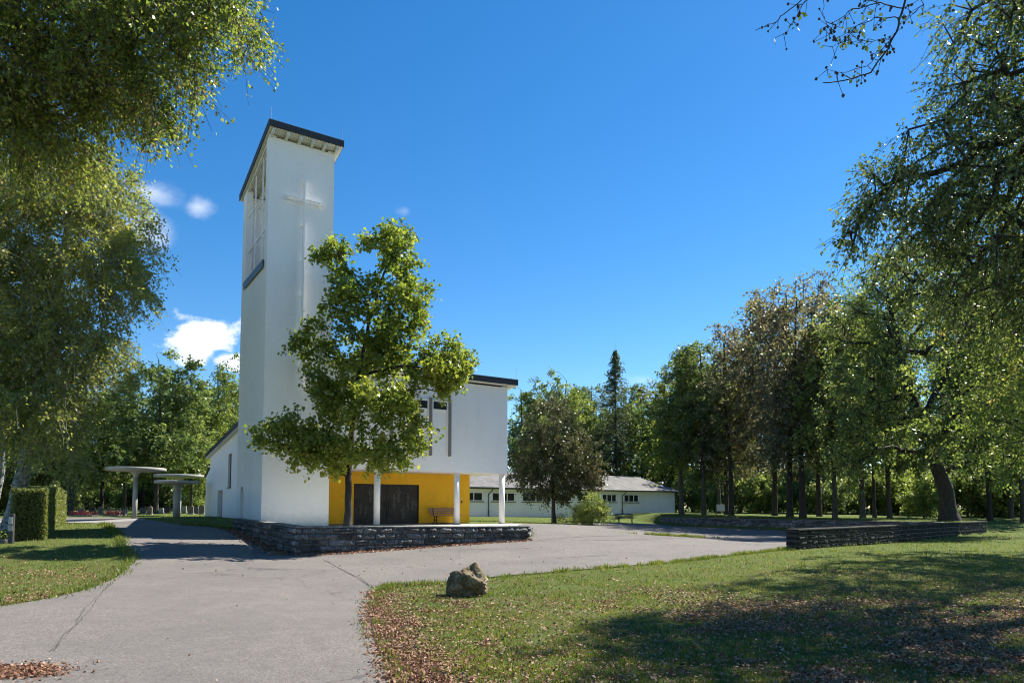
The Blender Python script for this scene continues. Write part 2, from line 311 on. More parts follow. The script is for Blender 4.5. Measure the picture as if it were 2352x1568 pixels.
W_ = np.linalg.solve(A_, np.concatenate([cp[:, 2], np.zeros(3)]))
def sstep(x, w): q = np.clip((x + w) / (2 * w), 0, 1); return q * q * (3 - 2 * q)
def base_h(x, y):
    x = np.asarray(x, float); y = np.asarray(y, float); sh = x.shape; x = x.ravel(); y = y.ravel(); out = np.empty(len(x))
    for i in range(0, len(x), 20000):
        X, Y = x[i:i + 20000], y[i:i + 20000]
        out[i:i + 20000] = _U((X[:, None] - cp[:, 0]) ** 2 + (Y[:, None] - cp[:, 1]) ** 2) @ W_[:n_] + W_[n_] + W_[n_ + 1] * X + W_[n_ + 2] * Y
    return np.clip(out, -.15, 2.2).reshape(sh)
def sdl(x, y, a, b):                        # signed distance (positive to the right of a->b) and distance beyond the ends
    a, b = np.array(a), np.array(b); d = (b - a); L = np.hypot(*d); d = d / L
    along = (x - a[0]) * d[0] + (y - a[1]) * d[1]; s = (x - a[0]) * d[1] - (y - a[1]) * d[0]
    return s, along, L
def H(x, y):
    x = np.asarray(x, float); y = np.asarray(y, float); h = base_h(x, y)
    s1, a1, L1 = sdl(x, y, FW1, FW0); s1 = s1; b1 = np.maximum(0, a1 - L1)              # right of far wall (looking back)
    s2, a2, L2 = sdl(x, y, NW0, NW1); s2 = -s2; b2 = np.maximum(0, a2 - L2)
    m = sstep(s1 - .1 - b1 * .1, .12 + .5 * b1) * sstep(s2 - .1 - b2 * .3, .12 + .6 * b2)
    up = 1.0 + .012 * np.clip(s2, 0, 30)
    return h * (1 - m) + np.maximum(up, h) * m
def G(px, py, dz=0.):
    d = pixdir(px, py); Y = np.linspace(2.5, 130, 5000); x = d.x / d.y * Y; z = EYE + d.z / d.y * Y
    q = np.nonzero(z < H(x, Y))[0]; i = q[0] if len(q) else len(Y) - 1
    return float(x[i]), float(Y[i])
def axis(*segs):
    v = []
    for a, b, s in segs: v += list(np.arange(a, b - 1e-6, s))
    return np.array(v + [segs[-1][1]])
gx = axis((-260, -60, 20), (-60, -30, 2), (-30, 9, .5), (9, 34, .2), (34, 62, 1.4), (62, 262, 20)); gy = axis((-60, -8, 4), (-8, 25, .5), (25, 68, .2), (68, 130, 2), (130, 330, 20))
XX, YY = np.meshgrid(gx, gy); ZZ = H(XX, YY); nx, ny = len(gx), len(gy)
i0 = (np.arange(ny - 1)[:, None] * nx + np.arange(nx - 1)[None, :]).ravel()
ground = mesh_obj('lawn_ground', np.stack([XX.ravel(), YY.ravel(), ZZ.ravel()], 1), np.stack([i0, i0 + 1, i0 + nx + 1, i0 + nx], 1), M['turf'], smooth=True)
tag(ground, kind='structure')
# asphalt sheet
rim = [G(-400, 1455), G(-150, 1415), G(0, 1395), G(120, 1375), G(220, 1350), G(270, 1325), G(300, 1300), G(312, 1285), G(300, 1265), G(285, 1245), G(270, 1225), G(240, 1203), G(142, 1200), G(0, 1201), G(-120, 1203),
       G(-120, 1192), G(0, 1190), G(150, 1188.5), G(250, 1187.5), G(300, 1190), G(340, 1194), G(373, 1201), G(431, 1208), G(497, 1210), (WL[0] - .4, WL[1] - .6), (-12.5, 33.0), (-7.0, 26.6), (0, 31.2), (.75, 31.2), (.9, 33), ch(-.1, -1.2), ch(.6, -1), ch(.9, 4), ch(1, 9)]
rim += [G(1185, 1204), G(1280, 1203.5), G(1400, 1200), G(1500, 1197), (13.7, 65.4), (14.6, 64.0), (25.5, 41.2), (25.5, 40.7), (10.9, 27.4), G(1810, 1262), G(1700, 1272), G(1600, 1285), G(1480, 1297), G(1300, 1312), G(1130, 1325), G(1010, 1340), G(900, 1345), G(866, 1353), G(855, 1370), G(853, 1420), G(868, 1500), G(905, 1568), G(960, 1720), (-.4, -2), (0, -8), (-14, -8), (-22, 3)]
def resample(poly, step, jit, seed=1):
    rg = np.random.default_rng(seed); out = []
    P = np.array(poly); n = len(P)
    for i in range(n):
        a, b = P[i], P[(i + 1) % n]; L = np.hypot(*(b - a)); k = max(1, int(L / step)); nrm = np.array([-(b - a)[1], (b - a)[0]]) / max(L, 1e-6)
        for j in range(k):
            q = a + (b - a) * j / k + nrm * rg.normal(0, jit); out.append(q)
    return np.array(out)
def chaikin(P, n=2):
    P = np.array(P)
    for _ in range(n): Q = np.roll(P, -1, 0); P = np.stack([P * .75 + Q * .25, P * .25 + Q * .75], 1).reshape(-1, 2)
    return P
RIM = resample(chaikin(rim, 2), .35, .018)
def inside(P, poly):
    x, y = P[:, 0], P[:, 1]; res = np.zeros(len(P), bool); a = poly; b = np.roll(poly, -1, 0)
    for i in range(len(poly)):
        (x0, y0), (x1, y1) = a[i], b[i]
        if y0 == y1: continue
        c = ((y0 > y) != (y1 > y)) & (x < (x1 - x0) * (y - y0) / (y1 - y0) + x0); res ^= c
    return res
def sheet(name, poly, step, mat_, dz, kind='structure'):
    lo, hi = poly.min(0), poly.max(0); a, b_ = np.meshgrid(np.arange(lo[0], hi[0], step), np.arange(lo[1], hi[1], step)); P = np.stack([a.ravel(), b_.ravel()], 1)
    P = P[inside(P, poly)]; n = len(poly)
    pts = [Vector(p) for p in poly] + [Vector(p) for p in P]
    r = delaunay_2d_cdt(pts, [], [list(range(n))], 1, 1e-5)
    vs = np.array([list(v) for v in r[0]]); fs = [f for f in r[2] if len(f) == 3]
    z = H(vs[:, 0], vs[:, 1]) + dz
    o = mesh_obj(name, np.column_stack([vs, z]), np.array(fs), mat_, smooth=True); 
    return tag(o, kind=kind)
sheet('asphalt_path', RIM, .5, M['asphalt'], .022)
# pale paving strip across the left path
cob = resample([G(-120, 1201.5), G(150, 1199.5), G(245, 1201), G(300, 1197), G(336, 1193.5), G(322, 1190.5), G(240, 1195.5), G(150, 1195), G(-120, 1197)], .4, .01)
sheet('paving_strip', cob, .5, M['cobble'], .03)
def seam(pts, w_, seed):
    P = resample([G(*p) for p in pts] + [G(*pts[-1])], .25, .0, seed)[:-1]; rg = np.random.default_rng(seed); n = len(P); d = np.gradient(P, axis=0); nr_ = np.stack([-d[:, 1], d[:, 0]], 1) / (np.hypot(d[:, 0], d[:, 1])[:, None] + 1e-9); P = P + np.cumsum(rg.normal(0, .012, n))[:, None] * nr_ + rg.normal(0, .008, (n, 1)) * nr_
    hw = w_ * rg.uniform(.05, .5, n)[:, None]; A, B = P + nr_ * hw, P - nr_ * hw; Q = np.concatenate([A, B]); z = H(Q[:, 0], Q[:, 1]) + .0275; i = np.arange(n - 1)
    tag(mesh_obj('path_crack', np.column_stack([Q, z]), np.stack([i, i + 1, i + 1 + n, i + n], 1), M['seam']), kind='structure')
M['seam'] = simple('crack_filling', (.045, .042, .038), .9, .3)
seam([(742, 1286), (770, 1302), (805, 1320), (835, 1333), (862, 1354)], .025, 1); seam([(268, 1332), (235, 1360), (195, 1400), (165, 1445), (120, 1500)], .016, 2)
seam([(1218, 1243), (1330, 1242), (1440, 1241), (1560, 1236), (1640, 1232)], .10, 3); seam([(1280, 1283), (1330, 1280), (1395, 1276)], .05, 4); seam([(940, 1268), (1080, 1262), (1220, 1260)], .03, 5)
# low edging along the left lawn
ek = [G(x, y) for x, y in ((240, 1203), (255, 1212), (270, 1225), (285, 1245), (298, 1263), (310, 1285))]

# ---------------------------------------------------------------- church
church = tag(empty('church', (*ch(0, 0), 0), TH), 'white modern church with tall bell tower, projecting upper hall and yellow entrance wall', 'church')
SL, SR, TB, NS = -12.6675, -9.6944, 5.04, -10.7
def topT(t): return 18.53 - .2 * t
def topN(t): return 8.33 - .114 * t
# tower
b = MB()
b.box(SL + .3, SR - .3, 0, .3, -.2, topT(.3) - .02)
arch = [(3.49 + .38 + .38 * math.cos(a), 2.46 + .42 * math.sin(a)) for a in [math.pi * i / 10 for i in range(11)]]
ol = [(0, -.2), (3.49, -.2)] + [(p, q) for p, q in reversed(arch)] + [(4.25, -.2), (TB, -.2), (TB, topT(TB)), (4.3, topT(4.3)), (4.3, 12.8), (.5, 12.8), (.5, topT(.5)), (0, topT(0))]
b.prism([(SL, p, q) for p, q in ol], (.3, 0, 0), 0)
b.prism([(SR, p, q) for p, q in ((0, -.2), (TB, -.2), (TB, topT(TB)), (4.3, topT(4.3)), (4.3, 15.6), (.5, 15.6), (.5, topT(.5)), (0, topT(0)))], (-.3, 0, 0), 0)
b.box(SL + .3, SR - .3, TB - .3, TB, -.2, topT(TB) - .01); tower = b.build('tower', M['white'], church)
b = MB(); b.box(SL + .22, SL + .27, 3.4, 4.35, .9, 2.95); b.build('arched_door', M['gdoor'], tower)
b = MB(); b.box(SL - .06, SL + .34, .46, 4.34, 12.8, 12.93); b.box(SL - .085, SL - .06, .44, 4.36, 12.58, 12.93); b.build('opening_sill', M['flash'], tower)
b = MB(); b.box(SL + .3, SR - .3, .3, TB - .3, 12.4, 12.7); b.build('belfry_floor', M['stele'], tower)
# lattice in the belfry opening
b = MB()
hw = .034
for t_ in (1.55, 2.95):
    b.box(SL + .10, SL + .15, t_ - hw, t_ + hw, 12.93, topT(t_) - .12); b.box(SR - .15, SR - .10, t_ - hw, t_ + hw, 12.8, topT(t_) - .12)
    for z_ in (14.45, 16.25): b.box(SL + .15, SR - .15, t_ - .02, t_ + .02, z_ + .004, z_ + .044)
for z_ in (14.45, 16.25):
    b.box(SL + .105, SL + .145, .5, 4.3, z_, z_ + .048); b.box(SR - .145, SR - .105, .5, 4.3, z_, z_ + .048)
b.build('belfry_frame', M['whitepaint'], tower)
# cross standing off the front
b = MB(); cs = -11.13
b.box(cs - .035, cs + .035, -.26, -.15, 7.2, 17.1); b.box(-12.04, -10.23, -.24, -.15, 15.79, 15.84); b.box(-12.04, -10.23, -.17, -.14, 15.72, 15.75)
for z_ in (16.6, 14.6, 13.0, 11.4, 9.8, 8.2): b.box(cs - .08, cs + .005, -.15, .01, z_, z_ + .03)
for s_ in (-11.85, -10.42): b.box(s_, s_ + .04, -.15, .01, 15.72, 15.79)
b.build('cross', M['whitepaint'], tower)
def slab(b, s0, s1, t0, t1, ztop, slope, th, dz=0.):
    z = lambda t: ztop - slope * (t - t0) + dz
    b.hexa([(s0, t0, z(t0) - th), (s1, t0, z(t0) - th), (s1, t1, z(t1) - th), (s0, t1, z(t1) - th), (s0, t0, z(t0)), (s1, t0, z(t0)), (s1, t1, z(t1)), (s0, t1, z(t1))])
def corrug(s0, s1, t0, t1, zt, slope, per=.115, amp=.022):
    n = int((s1 - s0) / per * 4); vs = []; fs = []
    for i in range(n + 1):
        s = s0 + (s1 - s0) * i / n; dz = (0, amp, amp, 0)[i % 4]
        for t in (t0, t1): vs.append((s, t, zt - slope * (t - t0) + dz))
    for i in range(n): fs.append((2 * i, 2 * i + 1, 2 * i + 3, 2 * i + 2))
    return vs, fs
b = MB(); RT = .197
slab(b, -12.80, -9.40, -.47, 5.5, 18.963, RT, .27)
troof = b.build('tower_roof', M['fascia'], tower)
b = MB(); slab(b, -12.815, -9.385, -.485, 5.515, 18.985, RT, .02); b.build('roof_edge_trim', M['steel'], tower)
vs, fs = corrug(-12.77, -9.43, -.44, 5.47, 18.963 - .27 - .035, RT)
mesh_obj('corrugated_soffit', vs, fs, M['soffit'], tower)
for s_ in (-12.58, -11.95, -11.37, -10.8, -10.25, -9.68):
    b = MB(); slab(b, s_ - .055, s_ + .055, -.40, 5.42, 18.963 - .31, RT, .17); b.build('rafter', M['soffit'], tower)
for s_, t_, z_ in ((-12.72, -.38, 18.96), (-9.48, -.38, 18.95)):
    b = MB(); b.tube((s_, t_, z_), (s_, t_, z_ + .62), .012, .008, 6); b.build('lightning_rod', M['steel'], tower)
# hall: upper body
b = MB()
b.box(SR + .003, -.35, 0, .35, 3.663, topN(.35) - .0)                                   # front
b.prism([(0, p, q) for p, q in ((0, 3.663), (24, 3.663), (24, topN(24)), (0, topN(0)))], (-.35, 0, 0), 0)
b.box(SR + .003, -.35, .35, 23.65, 3.67, 3.9)                                         # underside
b.box(NS + .35, -.35, 23.65, 24, -.2, topN(24))
def lw(t0, t1, z0, z1=None): 
    b.prism([(NS, t0, z0), (NS, t1, z0), (NS, t1, topN(t1) if z1 is None else z1), (NS, t0, topN(t0) if z1 is None else z1)], (.35, 0, 0), 0)
lw(TB + .003, 16.46, -.2); lw(16.46, 17.5, -.2, 3.2); lw(16.46, 17.5, 5.4); lw(17.5, 19.12, -.2); lw(19.12, 20.86, 3.07); lw(20.86, 23.1, -.2)
lw(23.1, 24, -.2)
hall = b.build('hall_wall', M['white'], church)
b = MB(); b.prism([(NS, p, q) for p, q in ((24.003, -.2), (25.6, -.2), (25.6, 4.2), (24.003, 4.75))], (4, 0, 0), 0); annex = b.build('annex', M['white'], church)
b = MB(); b.prism([(NS - .12, p, q) for p, q in ((24.003, 4.76), (25.75, 4.16), (25.75, 4.27), (24.003, 4.87))], (4.3, 0, 0), 0); b.build('annex_roof', M['fascia'], annex)
b = MB(); b.box(NS + .28, NS + .33, 19.12, 20.86, .8, 3.07); b.build('side_door', M['gdoor'], hall)
b = MB(); b.box(NS + .2, NS + .24, 16.46, 17.5, 3.2, 5.4); wn = b.build('slit_window', M['glass'], hall)
b = MB(); b.box(NS + .12, NS + .26, 16.47, 16.56, 3.21, 5.39); b.box(NS + .12, NS + .26, 17.4, 17.49, 3.21, 5.39); b.build('frame', M['fin'], wn)
b = MB(); b.box(NS - .06, NS + .3, 16.42, 17.54, 3.14, 3.2); b.build('sill', M['sill'], wn)
# hall roof
b = MB(); slab(b, SR + .005, .469, -.348, 24.5, 8.708, .114, .28); slab(b, NS - .3, SR + .003, TB + .02, 24.5, 8.708 - .114 * (TB + .368), .114, .28)
hroof = b.build('hall_roof', M['fascia'], church)
b = MB(); slab(b, SR + .005, .48, -.36, 24.51, 8.73, .114, .02); b.build('roof_edge_trim', M['steel'], hroof)
vs, fs = corrug(SR + .01, .44, -.33, -.004, 8.708 - .28 - .03, .114, .11, .018); mesh_obj('soffit', vs, fs, M['soffit'], hroof)
vs, fs = corrug(.01, .44, .0, 24.4, 8.708 - .31 - .04, .114, .11, .018); mesh_obj('soffit', vs, fs, M['soffit'], hroof)
b = MB(); slab(b, NS - .28, NS - .003, TB + .04, 24.4, 8.708 - .114 * (TB + .388) - .29, .114, .05); b.build('side_soffit', M['soffit'], hroof)
b = MB(); b.tube((.36, -.28, 8.7), (.38, -.28, 9.35), .012, .008, 6); b.build('lightning_rod', M['steel'], hroof)
# upper window band on the wing: four fins, three panes
for s_ in (-6.70, -5.66, -4.60, -3.52):
    b = MB(); b.box(s_ - .065, s_ + .065, -.12, .0 - .002, 4.45, 7.34); b.build('window_fin', M['fin'], hall)
for s0, s1 in ((-6.63, -5.73), (-5.59, -4.67), (-4.53, -3.59)):
    b = MB(); b.box(s0 + .09, s1 - .09, -.012, -.002, 6.8, 7.18); wn = b.build('upper_window', M['glass'], hall)
    b = MB(); b.box(s0, s0 + .09, -.045, -.003, 4.5, 7.28); b.box(s1 - .09, s1, -.045, -.003, 4.5, 7.28); b.box(s0 + .09, s1 - .09, -.045, -.003, 7.18, 7.28); b.box(s0 + .09, s1 - .09, -.045, -.003, 6.72, 6.8)
    b.build('frame', M['whitepaint'], wn)
# ground floor: recessed yellow wall with door opening
b = MB()
b.prism([(p, 2.2, q) for p, q in ((SR + .003, .8), (-7.7, .8), (-7.7, 3.06), (-4.12, 3.06), (-4.12, .8), (-1.06, .8), (-1.06, 3.663), (SR + .003, 3.663))], (0, .35, 0), 0)
yel = b.build('entrance_wall', M['yellow'], church)
b = MB(); b.box(-1.41, -1.06, 2.553, 23.6, .8, 3.66); b.build('ground_floor_wall', M['white'], church)
for p_, q_ in ((-9.69, -7.7), (-4.12, -1.05)): b = MB(); b.box(p_, q_, 2.19, 2.2 - .002, .99, 1.05); b.build('plinth', M['fascia'], yel)
b = MB(); b.box(-7.7, -7.64, 2.23, 2.30, 1.0, 3.06); b.box(-4.18, -4.12, 2.23, 2.30, 1.0, 3.06); b.box(-7.64, -4.18, 2.23, 2.30, 3.0, 3.06); b.build('door_frame', M['iron'], yel)
for k, (s0, s1) in enumerate(((-7.7, -5.92), (-5.90, -4.12))):
    b = MB(); b.box(s0, s1, 2.26, 2.32, 1.0, 3.06); d = b.build('door_leaf', M['bronze'], yel)
    rg = random.Random(4 + k); rm = simple('bronze_relief_%d' % k, (.055, .05, .048), .5, .3, metal=.3)
    for i in range(5):    # low relief figures, each one continuous shape
        cs_ = s0 + .25 + (s1 - s0 - .5) * (i + .5) / 5; cz = 1.6 + 1.0 * rg.random(); hh = .25 + .2 * rg.random(); ww = .06 + .04 * rg.random(); b = MB()
        ol_ = [(-ww, -hh), (ww, -hh), (ww * .8, hh * .2), (ww * 2, hh * .25), (ww * 2, hh * .42), (ww * .5, hh * .5), (ww * .8, hh * .8), (0, hh), (-ww * .8, hh * .8), (-ww * .5, hh * .5), (-ww * 2, hh * .35), (-ww * 1.9, hh * .2), (-ww * .8, hh * .1)]
        b.prism([(cs_ + p, 2.24, cz + q) for p, q in ol_], (0, .022, 0), 0); b.build('relief', rm, d)
    b = MB(); hx = s1 - .1 if k == 0 else s0 + .1; b.tube((hx, 2.2, 1.85), (hx, 2.2, 2.25), .018, None, 8); b.tube((hx, 2.2, 1.88), (hx, 2.26, 1.88), .012, None, 6); b.tube((hx, 2.2, 2.22), (hx, 2.26, 2.22), .012, None, 6); b.build('handle', M['iron'], d)
b = MB(); b.box(-1.61, -1.53, 2.165, 2.198, 2.12, 2.23); bx = b.build('call_box', M['iron'], yel)
b = MB(); b.box(-1.60, -1.54, 2.15, 2.165, 2.15, 2.2); b.build('red_light', M['red'], bx)
b = MB(); b.box(-1.61, -1.55, 2.18, 2.198, 2.34, 2.41); b.build('small_sign', M['sign'], yel)
for s_ in (-7.265, -2.93, -.195):
    b = MB(); b.tube((s_, .25, .9), (s_, .25, 3.664), .155, None, 28); col = b.build('column', M['whitepaint'], church)
    b = MB(); b.tube((s_, .25, .9), (s_, .25, 1.03), .19, None, 28); b.build('base', M['coping'], col)

# ---------------------------------------------------------------- terrace
tp = [(-13.2, 33.7), (-7.6, 25.15), WR, (.9, 32.5), ch(.25, -1.6), ch(.35, 3), ch(-1.2, 3), ch(-9, 3)]
tp = [(WL[0] + .2, WL[1]), (WC[0] + .2, WC[1] + .35), (WR[0] - .3, WR[1] + .1), ch(-1.25, -3.3), ch(-.75, -2.6), ch(.1, -1.2), ch(.4, .2), ch(.4, 4), ch(-9, 4.2)]
b = MB(); b.prism([(x, y, 1.0) for x, y in tp], (0, 0, -.7), 0); ter = b.build('terrace', simple('terrace_paving', (.42, .40, .37), .85, .15, scale=4)); tag(ter, kind='structure')

# ---------------------------------------------------------------- stone walls
def stone_wall(name, label, runs, thick, course, lmin, lmax, rough, seed, cop=.06, sm='stone'):
    """runs: (a, b, ztop_a, ztop_b); rough-hewn stones laid in courses on both faces, on the ground; coping slab on top"""
    rg = random.Random(seed); nr = np.random.default_rng(seed); root = empty(name, (*runs[0][0], 0)); tag(root, label, 'stone wall')
    o = np.array([*runs[0][0], 0.]); vs = []; fs = []; tn = []; cv = MB()
    for (a, b_, za, zb, ends) in runs:
        a = np.array(a, float); b_ = np.array(b_, float); d = b_ - a; L = np.hypot(*d); d /= L; nrm = np.array([d[1], -d[0]])   # outward = right-hand side of a->b
        def P(x, off, z): q = a + d * x + nrm * off; return (q[0], q[1], z)
        zt = lambda x: za + (zb - za) * x / L - cop
        hb = lambda x: float(H(*(a + d * x + nrm * .3))) - .25
        # core
        N = max(2, int(L / .8))
        for i in range(N):
            x0, x1 = L * i / N, L * (i + 1) / N
            cv.hexa([P(x0, -thick + .04, -.6), P(x1, -thick + .04, -.6), P(x1, -.04, -.6), P(x0, -.04, -.6), P(x0, -thick + .04, zt(x0)), P(x1, -thick + .04, zt(x1)), P(x1, -.04, zt(x1)), P(x0, -.04, zt(x0))])
        def blockface(f, w, h, t_):   # f(u,v,o)-> point ; grid with rough relief
            nu = max(3, int(w / .065)); nv = max(4, int(h / .045)); k = len(vs); g = .012
            bul = rough * (.2 + 1.2 * rg.random()); tilt = rg.uniform(-.4, .4) * rough; t2 = rg.uniform(-.5, .5) * rough
            rel = nr.normal(0, rough * .30, (nv + 1, nu + 1)) + nr.normal(0, rough * .45, (nv // 2 + 1, nu // 2 + 1)).repeat(2, 0).repeat(2, 1)[:nv + 1, :nu + 1]
            for j in range(nv + 1):
                for i in range(nu + 1):
                    e = min(i, nu - i, j, nv - j); off = (-.035 if e == 0 else bul * (1 if e > 1 else .8) + rel[j, i] + tilt * (i / nu - .5) * 2 + t2 * (j / nv - .5) * 2)
                    ju = 0 if e == 0 else nr.normal(0, .012)
                    vs.append(f(g + (w - 2 * g) * i / nu + ju, g + (h - 2 * g) * j / nv + ju, off)); tn.append(t_)
            for j in range(nv):
                for i in range(nu): q = k + j * (nu + 1) + i; fs.append((q, q + 1, q + nu + 2, q + nu + 1))
        zlo = min(hb(L * i / 10) for i in range(11)); nc = int(math.ceil((max(za, zb) - zlo) / course))
        for side in (0, 1):
            for c in range(nc):
                x = -rg.random() * lmin; ch_ = course
                while x < L:
                    w_ = rg.uniform(lmin, lmax); x0, x1 = max(0, x), min(L, x + w_); x += w_
                    if x1 - x0 < .06: continue
                    xm = (x0 + x1) / 2; z1 = zt(xm) - c * ch_; z0 = z1 - ch_
                    if z1 < hb(xm): continue
                    off0 = 0. if side == 0 else -thick; sg = 1 if side == 0 else -1
                    za_, zb_ = zt(x0) - zt(xm), zt(x1) - zt(xm)
                    two = rg.random() < .22 and ch_ > .14
                    for zz0, zz1 in (((z0, (z0 + z1) / 2), ((z0 + z1) / 2, z1)) if two else ((z0, z1),)):
                        blockface(lambda u, v, o_, x0=x0, zz0=zz0: P(x0 + u, off0 + sg * o_, zz0 + v + za_ + (zb_ - za_) * u / max(x1 - x0, .01)), x1 - x0, zz1 - zz0, rg.random())
        for e, xe in ((0, 0.), (1, L)):
            if not ends[e]: continue
            sg = -1 if e == 0 else 1
            for c in range(nc):
                z1 = zt(xe) - c * course
                if z1 < hb(xe): continue
                blockface(lambda u, v, o_: P(xe + sg * o_, -u, z1 - course + v), thick, course, rg.random())
        # coping in slabs
        x = 0.
        while x < L - .01:
            w_ = min(L - x, rg.uniform(.6, 1.1)); j = rg.uniform(-.006, .012); g = .008
            z0a, z0b = zt(x) + .002, zt(x + w_) + .002; e0 = .03 + rg.uniform(0, .02)
            cpm.append([P(x + g, e0, z0a), P(x + w_ - g, e0, z0b), P(x + w_ - g, -thick - .02, z0b), P(x + g, -thick - .02, z0a), P(x + g, e0, z0a + cop + j), P(x + w_ - g, e0, z0b + cop + j), P(x + w_ - g, -thick - .02, z0b + cop + j), P(x + g, -thick - .02, z0a + cop + j)]); x += w_
    core = cv.build('core', M['fascia'], root); core.matrix_parent_inverse = Matrix.Translation(-Vector(o))
    m_ = mesh_obj('masonry', np.array(vs) - o, np.array(fs), M[sm], root, tint=tn)
    cm = MB()
    for h8 in cpm: cm.hexa([tuple(np.array(p) - o) for p in h8])
    cm.bevel(.012); cm.build('coping', M['coping' if sm == 'stone' else 'moss_shade'], root); cpm.clear(); return root
cpm = []
stone_wall('stone_wall', 'rough dark stone retaining wall around the church terrace, highest at its front corner', [(WL, WC, 1.36, 1.175, (1, 0)), (WC, WR, 1.175, 1.05, (0, 0)), (WR, ch(-.9, -3.2), 1.05, 1.02, (0, 0))], .42, .22, .3, .8, .085, 5)
stone_wall('stone_wall', 'long low wall of squared stone blocks holding the far lawn behind the courtyard', [(FW0, FW1, 1.02, 1.0, (1, 0))], .5, .2, .4, 1.1, .012, 6)
stone_wall('stone_wall', 'low dark stone wall standing in the grass at the right, nearer than the courtyard', [(NW0, NW1, 1.0, 1.0, (1, 1))], .5, .2, .35, .9, .02, 7, sm='moss_shade')

# ---------------------------------------------------------------- low building
lbr = tag(empty('low_building', (*LB0, 0), TH), 'long low white building with grey corrugated gable roof behind the round tree', 'building')
LW, LL, E0, RZ = 13.0, 34.0, 3.95, 5.74; sl_ = (RZ - E0) / 6.5
b = MB()
b.box(-LL, 0, 0, .3, .3, E0 - .06); b.box(-LL, 0, LW - .3, LW, .3, E0 - .06)
for s0 in (-LL, -.3): b.prism([(s0, p, q) for p, q in ((.303, .3), (LW - .303, .3), (LW - .303, E0), (6.5, RZ - .14), (.303, E0))], (.3, 0, 0), 0)
body = b.build('wall', M['white2'] if 'white2' in M else stucco('white_render_low', (.90, .87, .85), (.75, .72, .69), amt=.4), lbr)
n = int((LL + .8) / .18 * 2); vs = []; fs = []
for i in range(n + 1):
    s = -LL - .4 + (LL + .8) * i / n; dz = .035 if i % 2 else 0
    for t, z in ((-.45, E0 - .45 * sl_), (6.5, RZ), (LW + .45, E0 - .45 * sl_)): vs.append((s, t, z + dz))
for i in range(n): k = 3 * i; fs += [(k, k + 3, k + 4, k + 1), (k + 1, k + 4, k + 5, k + 2)]
mesh_obj('roof', vs, fs, M['corr'], lbr)
b = MB(); b.box(-LL - .38, .38, -.42, -.36, E0 - .27, E0 - .14); 
b.hexa([(.30, -.4, E0 - .27), (.36, -.4, E0 - .27), (.36, 6.5, RZ - .16), (.30, 6.5, RZ - .16), (.30, -.4, E0 - .13), (.36, -.4, E0 - .13), (.36, 6.5, RZ - .03), (.30, 6.5, RZ - .03)])
b.build('fascia_board', M['sill'], lbr)
b = MB(); b.box(-LL - .3, .28, -.35, -.003, E0 - .2, E0 - .17); b.build('eaves_board', M['soffit'], lbr)
b = MB(); b.tube((-LL - .4, -.5, E0 - .14), (.4, -.5, E0 - .16), .055, None, 10); b.build('gutter', M['pipe'], lbr)
for s_ in (-25.1, -8.1):
    b = MB(); b.tube((s_ + .25, -.48, E0 - .15), (s_ + .25, -.42, E0 - .38), .045, None, 8); b.tube((s_ + .25, -.42, E0 - .36), (s_, -.08, E0 - .75), .045, None, 8); b.tube((s_, -.08, E0 - .72), (s_, -.08, 1.0), .045, None, 8); b.tube((s_, -.08, 1.7), (s_, -.08, .8), .065, None, 8); b.build('downpipe', M['pipe'], lbr)
for s0, s1, npn in ((-32, -29.6, 3), (-28.6, -25.75, 3), (-24.65, -22.1, 3), (-21.15, -18.75, 3), (-17.5, -15.1, 3), (-14.2, -12.2, 2), (-10.9, -8.95, 3), (-7.8, -5.7, 3)):
    b = MB(); b.box(s0, s1, -.012, -.002, 2.52, 3.36); wn = b.build('window', M['glass'], body)
    b = MB(); fw = .085; b.box(s0 - .05, s1 + .05, -.06, -.003, 3.30, 3.40); b.box(s0 - .05, s1 + .05, -.06, -.003, 2.52, 2.61)
    for i in range(npn + 1): x = s0 + (s1 - s0) * i / npn; b.box(x - fw / 2, x + fw / 2, -.055, -.004, 2.61, 3.30)
    b.build('frame', M['whitepaint'], wn)
    b = MB(); b.box(s0 - .12, s1 + .12, -.12, -.003, 2.44, 2.517); b.build('sill', M['sill'], wn)

# ---------------------------------------------------------------- mushroom canopies
def canopy(px, Y, zb, ht, rr, pr, label):
    x = (px - CX) / F * Y; r = tag(empty('concrete_canopy', (x, Y, zb)), label, 'canopy', 'mushroom canopies beside the church')
    b = MB(); fl = .34; pts = [(pr * 1.0, -.2), (pr, 1.0), (pr * .92, ht - .62)]
    for i in range(9): a = math.pi / 2 * i / 8; pts.append((pr * .92 + fl * (1 - math.cos(a)), ht - .62 + fl * 1.1 * math.sin(a)))
    b.lathe(pts, 32); b.build('stem', M['concrete'], r)
    b = MB(); z = ht - .62 + fl * 1.1; b.lathe([(.2, z - .01), (rr * .6, z + .025), (rr - .02, z + .06), (rr, z + .07), (rr, ht - .03), (rr - .03, ht), (.1, ht)], 56); b.build('disc', M['concrete'], r); return r
canopy(311, 45, 1.12, 3.32, 1.78, .15, 'tall slender concrete mushroom canopy on a thin stem, leftmost of the three')
canopy(407, 50, 1.14, 2.66, 1.52, .235, 'low thick-stemmed concrete mushroom canopy in front of another disc near the church side')
canopy(411, 55, 1.2, 3.28, 1.84, .2, 'concrete mushroom canopy whose disc shows above the low thick-stemmed one')

